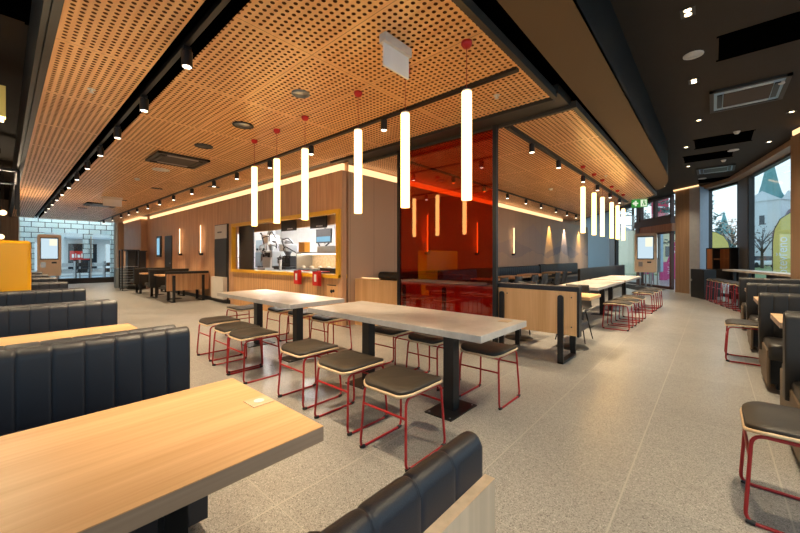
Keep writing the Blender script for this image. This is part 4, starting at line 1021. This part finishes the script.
tag(obj('frying_tray', MB().box(-.15, .15, -.35, .35, 0, .07).box(-.12, .12, -.3, .3, .07, .12), M['anthracite'], loc=(4.6, 5.95, .93)), 'dark tray at the right end of the serving counter', 'tray')
tag(obj('register', MB().box(-.12, .12, -.2, .2, 0, .06).box(.04, .08, -.2, .2, .06, .34), M['white_plastic'], loc=(4.75, 9.1, .93)), 'small white till on the left part of the serving counter', 'till')
for i, (y, dz) in enumerate(((6.43, 0), (5.76, .0))):
    t_ = thing('counter_sign', 'red folded sign clipped to the serving counter, %s' % ('left one', 'right one')[i], 'sign', (4.075, y, 0), 0, 'red counter signs')
    obj('plate', MB().box(-.02, 0, -.12, .14, .72, 1.0).box(-.02, .2, -.12, .14, .985, 1.0).box(-.09, -.02, -.14, -.12, .74, 1.02), M['red'], t_)
    obj('print', MB().box(-.024, -.0201, .01, .08, .80, .94), M['white'], t_)
# printed tray-return mark on the counter panel
pm = thing('counter_marking', 'small black lettering line and cup pictogram printed on the counter timber', 'marking', (4.15, 5.40, 0))
mb = MB()
for k in range(8): mb.box(-.003, 0, -.12 + k * .035, -.095 + k * .035, .735, .755)
obj('lettering', mb, M['black'], pm)
mb = MB(); mb.cyl((-.003, .02, .63), (0, .02, .63), .035, n=14).cyl((-.003, -.045, .64), (0, -.045, .64), .03, n=14); obj('pictogram', mb, M['black'], pm)

# ------------------------------------------------------------------ order kiosks
def kiosk(label, loc, rz, case, z0=.63, z1=2.28, w_=.78, group='order kiosks'):
    t_ = thing('order_kiosk', label, 'kiosk', loc, rz, group)
    obj('case', MB().prism(rrect(w_, z1 - z0, .07), -.07, .07).xf(Matrix.Translation((0, 0, (z0 + z1) / 2)) @ Matrix.Rotation(PI / 2, 4, 'X')), case, t_)
    obj('bezel', MB().box(-w_ * .38, w_ * .38, -.082, -.07, 1.18, z1 - .12), M['dark_frame'], t_)
    obj('screen', MB().box(-w_ * .345, w_ * .345, -.086, -.082, 1.22, z1 - .16), M['screen'], t_)
    obj('screen_block', MB().box(-w_ * .0, w_ * .32, -.088, -.086, 1.72, z1 - .18), M['screen_warm'], t_)
    obj('card_reader', MB().box(-.24, -.1, -.11, -.07, .88, 1.08), M['steel'], t_)
    obj('scanner', MB().box(.06, .2, -.085, -.07, 1.03, 1.09), M['black'], t_)
    for a in (-.2, 0, .2): obj('leg', MB().cyl((a, 0, 0.01), (a, 0, z0), .03, n=10), M['steel'], t_)
    obj('base_plate', MB().box(-.36, .36, -.25, .25, 0, .012), M['anthracite'], t_)
    return t_
yaw_face = -(PI / 2 - yaw)
kiosk('timber-cased order kiosk with a bright screen near the entrance', (18.15, 2.14, 0), math.atan2(2.28, 18.15) - PI / 2 - .15, M['kiosk_case'])
kiosk('grey order kiosk turned away, behind the timber-cased one near the entrance', (19.0, 1.95, 0), math.atan2(2.1, 18.85) - PI / 2 - .75, M['silver_blue'])
kiosk('timber-cased order kiosk with a bright screen before the far tiled window', (1.22, 19.2, 0), -.05, M['kiosk_case'], .55, 2.15, .66)
# entrance mat
tag(obj('entrance_mat', MB().prism([(15.4, 1.75), (17.2, 1.35), (19.6, 3.0), (18.8, 3.6)], 0, .006), M['mat']), 'dark entrance mat on the floor under the kiosks', 'mat')
# dark cabinet and shelf by the pillar
cb2 = thing('service_cabinet', 'low black cabinet with a round steel lock against the pillar', 'cabinet')
m, L = seg_m((14.0, .2), (14.75, .54))
obj('body', MB().box(0, L, -.3, 0, .0, .9, m), M['black'], cb2, bevel=.005); obj('lock', MB().cyl(m @ Vector((L - .06, .012, .55)), m @ Vector((L - .06, 0, .55)), .035, n=12), M['steel'], cb2)
sh = thing('open_shelf', 'open timber shelf unit with black frame beside the street windows', 'shelf')
m, L = seg_m((14.75, -.42), (15.35, .12))
mb = MB()
for x in (0, L * .72, L): mb.box(x - .02, x + .02, -.2, .05, 0, 1.57, m)
mb.box(0, L, -.2, .05, 1.54, 1.57, m).box(0, L, -.2, .05, .5, .9, m)
obj('frame', mb, M['black'], sh); obj('back', MB().box(.02, L - .02, -.2, -.17, .5, 1.54, m), M['shelf_wood'], sh)
obj('shelf_board', MB().box(.02, L * .7, -.17, .04, 1.2, 1.23, m), M['shelf_wood'], sh); obj('side_board', MB().box(L * .74, L - .02, .03, .05, .9, 1.54, m), M['shelf_wood'], sh)

# exit sign hanging before the entrance
ex = thing('exit_sign', 'green emergency exit sign with white arrow and running figure before the entrance', 'sign', (12.6, 1.64, 0), -PI / 2 + .2)
obj('housing', MB().box(-.21, .21, -.03, .03, 3.0, ZC - .001), M['white_plastic'], ex)
obj('face', MB().box(-.2, .2, -.012, .012, 2.76, 3.0), M['green_sign'], ex)
mb = MB().box(-.15, -.03, -.016, -.0121, 2.86, 2.90).box(-.11, -.07, -.016, -.0121, 2.80, 2.96)
mb.add([(-.18, -.016, 2.88), (-.12, -.016, 2.94), (-.12, -.016, 2.82)], [(0, 1, 2)])
obj('arrow', mb, M['sign_white'], ex)
obj('door_pictogram', MB().box(.03, .18, -.0155, -.0122, 2.78, 2.98), M['sign_white'], ex)
mb = MB().cyl((.11, -.018, 2.955), (.11, -.0156, 2.955), .014, n=10).box(.09, .125, -.018, -.0156, 2.87, 2.935).box(.125, .165, -.018, -.0156, 2.90, 2.915).box(.07, .09, -.018, -.0156, 2.80, 2.87).box(.11, .15, -.018, -.0156, 2.82, 2.87)
obj('running_figure', mb, M['green_sign'], ex)

# ------------------------------------------------------------------ outside, right
struct('grass_verge', MB().box(30, 150, -60, 14, -.05, .0), M['grass'])
def at_px(px_, d):
    fx, fy = math.cos(yaw), math.sin(yaw); rx, ry = math.sin(yaw), -math.cos(yaw)
    k = (px_ - 400) / 353; return (d * (fx + k * rx), d * (fy + k * ry))
# church
cx_, cy_ = at_px(770, 70)
ch = thing('church', 'white church tower with a tall green copper spire, seen through the street window', 'building', (cx_, cy_, 0), -.5)
obj('tower', MB().box(-2.7, 2.7, -2.7, 2.7, 0, 12.4), M['church_wall'], ch)
mb = MB()
for a in (-1, 1):
    mb.add([(-2.95, a * 2.95, 12.2), (2.95, a * 2.95, 12.2), (0, a * 2.7, 14.2)], [(0, 1, 2)])
    mb.add([(a * 2.95, -2.95, 12.2), (a * 2.95, 2.95, 12.2), (a * 2.7, 0, 14.2)], [(0, 1, 2)])
obj('gable', mb, M['church_wall'], ch)
obj('spire', MB().lathe([(2.5, 12.3), (1.75, 13.9), (1.3, 15.8), (.8, 18.5), (.45, 20.5), (0, 23.5)], n=8, smooth=False), M['copper'], ch)
for a, b in ((-2.71, 0), (0, -2.71)):
    obj('louvred_opening', MB().box(a - .4 if b else a - .02, a + .4 if b else a + .02, b - .02 if b else -.4, b + .02 if b else .4, 7.6, 9.4), M['car_glass'], ch)
obj('nave', MB().box(-5, 5, -24, -2.7, 0, 5.4), M['church_wall'], ch)
obj('nave_roof', MB().add([(-5.6, -25, 5.2), (5.6, -25, 5.2), (0, -25, 10.4), (-5.6, -2.6, 5.2), (5.6, -2.6, 5.2), (0, -2.6, 10.4)], [(0, 1, 2), (3, 5, 4), (0, 2, 5, 3), (1, 4, 5, 2)]), M['roof_red'], ch)
cx2, cy2 = at_px(724, 120)
c2 = thing('distant_spire', 'small distant pointed spire above pale roofs in the middle street window', 'building', (cx2, cy2, 0), .2)
obj('tower', MB().box(-2.2, 2.2, -2.2, 2.2, 0, 9), M['church_wall'], c2); obj('spire', MB().lathe([(3.1, 9), (1.2, 12), (0, 17)], n=6, smooth=False), M['copper'], c2)
obj('roof', MB().box(-11, 11, 4, 9, 0, 6), M['grey_panel'], c2)
# trees
def foliage(mb, n, cx, cy, cz, r, leaf, seed, flat=1.0):
    rnd = random.Random(seed)
    for _ in range(n):
        u, v_, w_ = rnd.uniform(-1, 1), rnd.uniform(-1, 1), rnd.uniform(-1, 1)
        l_ = math.sqrt(u * u + v_ * v_ + w_ * w_) or 1
        if l_ > 1: continue
        p = Vector((cx + u * r, cy + v_ * r, cz + w_ * r * flat)); a = Vector((rnd.uniform(-1, 1), rnd.uniform(-1, 1), rnd.uniform(-.6, .6))).normalized(); b = a.orthogonal().normalized()
        s_ = leaf * rnd.uniform(.5, 1.2); mb.add([p - a * s_, p + b * s_ * .5, p + a * s_, p - b * s_ * .5], [(0, 1, 2, 3)])
def broad_tree(px_, d, h, r, mat, label, seed, n=900):
    x, y = at_px(px_, d); t_ = thing('street_tree', label, 'tree', (x, y, 0), 0)
    mb = MB().cyl((0, 0, 0), (0, 0, h * .6), .16, .08, 8); rnd = random.Random(seed)
    for k in range(16):
        a = rnd.uniform(0, 2 * PI); z_ = h * rnd.uniform(.3, .6); e_ = rnd.uniform(.5, .95)
        mb.cyl((0, 0, z_), (r * e_ * math.cos(a), r * e_ * math.sin(a), z_ + h * .32), .06, .02, 5)
    obj('trunk', mb, M['bark'], t_); mb = MB(); foliage(mb, n, 0, 0, h * .68, r, .16, seed, 1.0 * h * .33 / r); obj('crown', mb, mat, t_)
broad_tree(733, 45, 6.2, 2.1, M['autumn'], 'reddish autumn tree in the middle street window', 3, 1500)
broad_tree(762, 40, 5.2, 2.6, M['bark'], 'nearly bare tree in front of the church', 5, 350)
broad_tree(714, 40, 3.0, 1.5, M['pine'], 'low green tree at the left of the middle street window', 7, 900)
broad_tree(622, 46, 4.0, 2.4, M['autumn'], 'pale autumn tree beyond the entrance glazing', 9, 700)
def pine(px_, d, h, label, seed):
    x, y = at_px(px_, d); t_ = thing('pine_tree', label, 'tree', (x, y, 0)); rnd = random.Random(seed)
    mb = MB().cyl((0, 0, 0), (0, 0, h), .2, .05, 8); fl = MB()
    for k in range(26):
        z_ = h * (.28 + .7 * k / 26); L_ = (h - z_) * .32 + .7; a = rnd.uniform(0, 2 * PI)
        e_ = (L_ * math.cos(a), L_ * math.sin(a), z_ + .35); mb.cyl((0, 0, z_), e_, .05, .015, 5)
        for q in (.45, .65, .85, 1.0): foliage(fl, 26, e_[0] * q, e_[1] * q, z_ + .35 * q, .42, .13, seed * 50 + k * 5 + int(q * 4), .45)
    obj('trunk', mb, M['bark'], t_); obj('needles', fl, M['pine'], t_)
pine(633, 36, 9.5, 'dark pine tree beyond the entrance glazing', 2); pine(684, 21.5, 5.6, 'dark pine branches at the left side of the middle street window', 6)
# flag banners
def flag(px_, d, h, w_, label, text, rz, mir=False):
    x, y = at_px(px_, d); t_ = thing('flag_banner', label, 'banner', (x, y, 0), rz)
    pts = [(0, .35), (w_, .35), (w_, h * .62), (w_ * .93, h * .78), (w_ * .72, h * .91), (w_ * .38, h * .985), (0.05, h)]
    if mir: pts = [(w_ - a, b) for a, b in pts]
    vs = [(a, -.006, b) for a, b in pts] + [(a, .006, b) for a, b in pts]; n = len(pts)
    obj('cloth', MB().add(vs, [tuple(range(n)), tuple(range(n, 2 * n))[::-1]] + [(i, (i + 1) % n, n + (i + 1) % n, n + i) for i in range(n)]), M['banner_yellow'], t_)
    obj('pole', MB().tube([(pts[1][0], 0, 0)] + [(a, 0, b + .01) for a, b in pts[2:]], .018, 6), M['anthracite'], t_)
    if text:
        cu = bpy.data.curves.new('lettering', 'FONT'); cu.body = text; cu.size = .42; cu.extrude = .002
        tmp = bpy.data.objects.new('tmp', cu); me = bpy.data.meshes.new_from_object(tmp); bpy.data.objects.remove(tmp)
        me.materials.append(M['white']); o = bpy.data.objects.new('lettering', me); C.objects.link(o); o.parent = t_
        o.location = (w_ * .52, -.012, .55); o.rotation_euler = (PI / 2, -PI / 2, 0)
flag(772.5, 14.5, 3.1, .8, 'pale yellow feather banner with white vertical lettering outside the right street window', 'otevřeno', yaw_face - .55, True)
flag(707, 17, 2.5, .9, 'pale green-yellow feather banner outside the middle street window', None, yaw_face - .3)
for i, (p_, d_, mt, l_) in enumerate(((757, 44, 'car_white', 'white parked car seen through the right street window, left one'), (768, 50, 'car_red', 'dark red parked car between the white ones'), (727, 42, 'car_white', 'white parked car seen through the middle street window'), (641, 36, 'car_white', 'white parked car beyond the entrance glazing'))):
    x, y = at_px(p_, d_); t_ = thing('parked_car', l_, 'car', (x, y, 0), yaw_face + .2)
    obj('body', MB().box(-2.1, 2.1, -.85, .85, .25, .85), M[mt], t_, bevel=.15)
    obj('cabin', MB().prism([(-1.3, .85), (-.8, 1.4), (.7, 1.4), (1.35, .85)], -.72, .72).xf(Matrix.Rotation(PI / 2, 4, 'X')), M['car_glass'], t_)
    for a in (-1.35, 1.35):
        for b in (-.86, .7): obj('wheel', MB().cyl((a, b, .32), (a, b + .16, .32), .32, n=16), M['rubber'], t_)
# houses beyond the entrance
x, y = at_px(622, 55); h_ = thing('town_house', 'pale grey house with sloping roof beyond the left entrance glazing', 'building', (x, y, 0), yaw_face)
obj('wall', MB().box(-5, 5, 0, 6, 0, 3.6), M['grey_panel'], h_); obj('roof', MB().prism([(-5.4, 3.5), (5.4, 3.5), (0, 6.2)], -6.2, .2).xf(Matrix.Rotation(PI / 2, 4, 'X')), M['concrete'], h_)
x, y = at_px(670, 27); h_ = thing('town_house', 'cream building with a dark window beyond the entrance door', 'building', (x, y, 0), yaw_face)
obj('wall', MB().box(-3.2, 1.3, 0, 3, 0, 3.3), M['cream_wall'], h_); obj('window', MB().box(-.35, .1, -.05, 0, 1.3, 2.1), M['car_glass'], h_)
x, y = at_px(661, 25.2); h_ = thing('red_billboard', 'tall red advertising panel with white marks above the entrance door', 'sign', (x, y, 0), yaw_face)
obj('panel', MB().box(-.55, .55, 0, .2, 3.3, 6.2), M['pink_wall'], h_); obj('post', MB().box(-.06, .06, .06, .14, 0, 3.3), M['steel'], h_)
obj('marks', MB().box(-.5, -.3, -.02, 0, 3.7, 3.95).box(-.5, -.3, -.02, 0, 4.15, 4.4).box(-.45, .3, -.02, 0, 4.8, 4.88).box(-.3, .1, -.02, 0, 5.4, 5.6), M['white'], h_)
x, y = at_px(669, 20.5); h_ = thing('sail_banner', 'magenta and white triangular banner leaning behind the entrance door', 'banner', (x, y, 0), yaw_face)
vs = [(-.5, 0, .0), (.45, 0, 0), (.45, 0, 2.3), (.3, 0, 2.1)]
obj('cloth', MB().add(vs + [(a, .02, c) for a, b, c in vs], [(0, 1, 2, 3), (7, 6, 5, 4), (0, 4, 5, 1), (1, 5, 6, 2), (2, 6, 7, 3), (3, 7, 4, 0)]), M['magenta'], h_)
mb = MB()
for k in range(7): mb.tube([(.32 - .08 * k + .03 * math.sin(k), -.012, 1.9 - .24 * k), (.38 - .05 * k, -.012, 1.84 - .24 * k), (.36 - .08 * k, -.012, 1.74 - .24 * k)], .022, 6)
obj('pattern', mb, M['white'], h_)
tag(obj('magenta_panel', MB().box(-.2, .2, 0, .08, 0, 1.0), M['magenta'], loc=(*at_px(664, 19.5), 0), rz=yaw_face), 'short magenta panel low behind the entrance door', 'panel')
tag(obj('magenta_panel', MB().box(-.45, .45, 0, .08, .35, .85).box(-.4, -.36, 0, .05, 0, .35).box(.36, .4, 0, .05, 0, .35), M['magenta'], loc=(*at_px(646, 19), 0), rz=yaw_face), 'magenta board seen between the kiosk legs', 'panel')
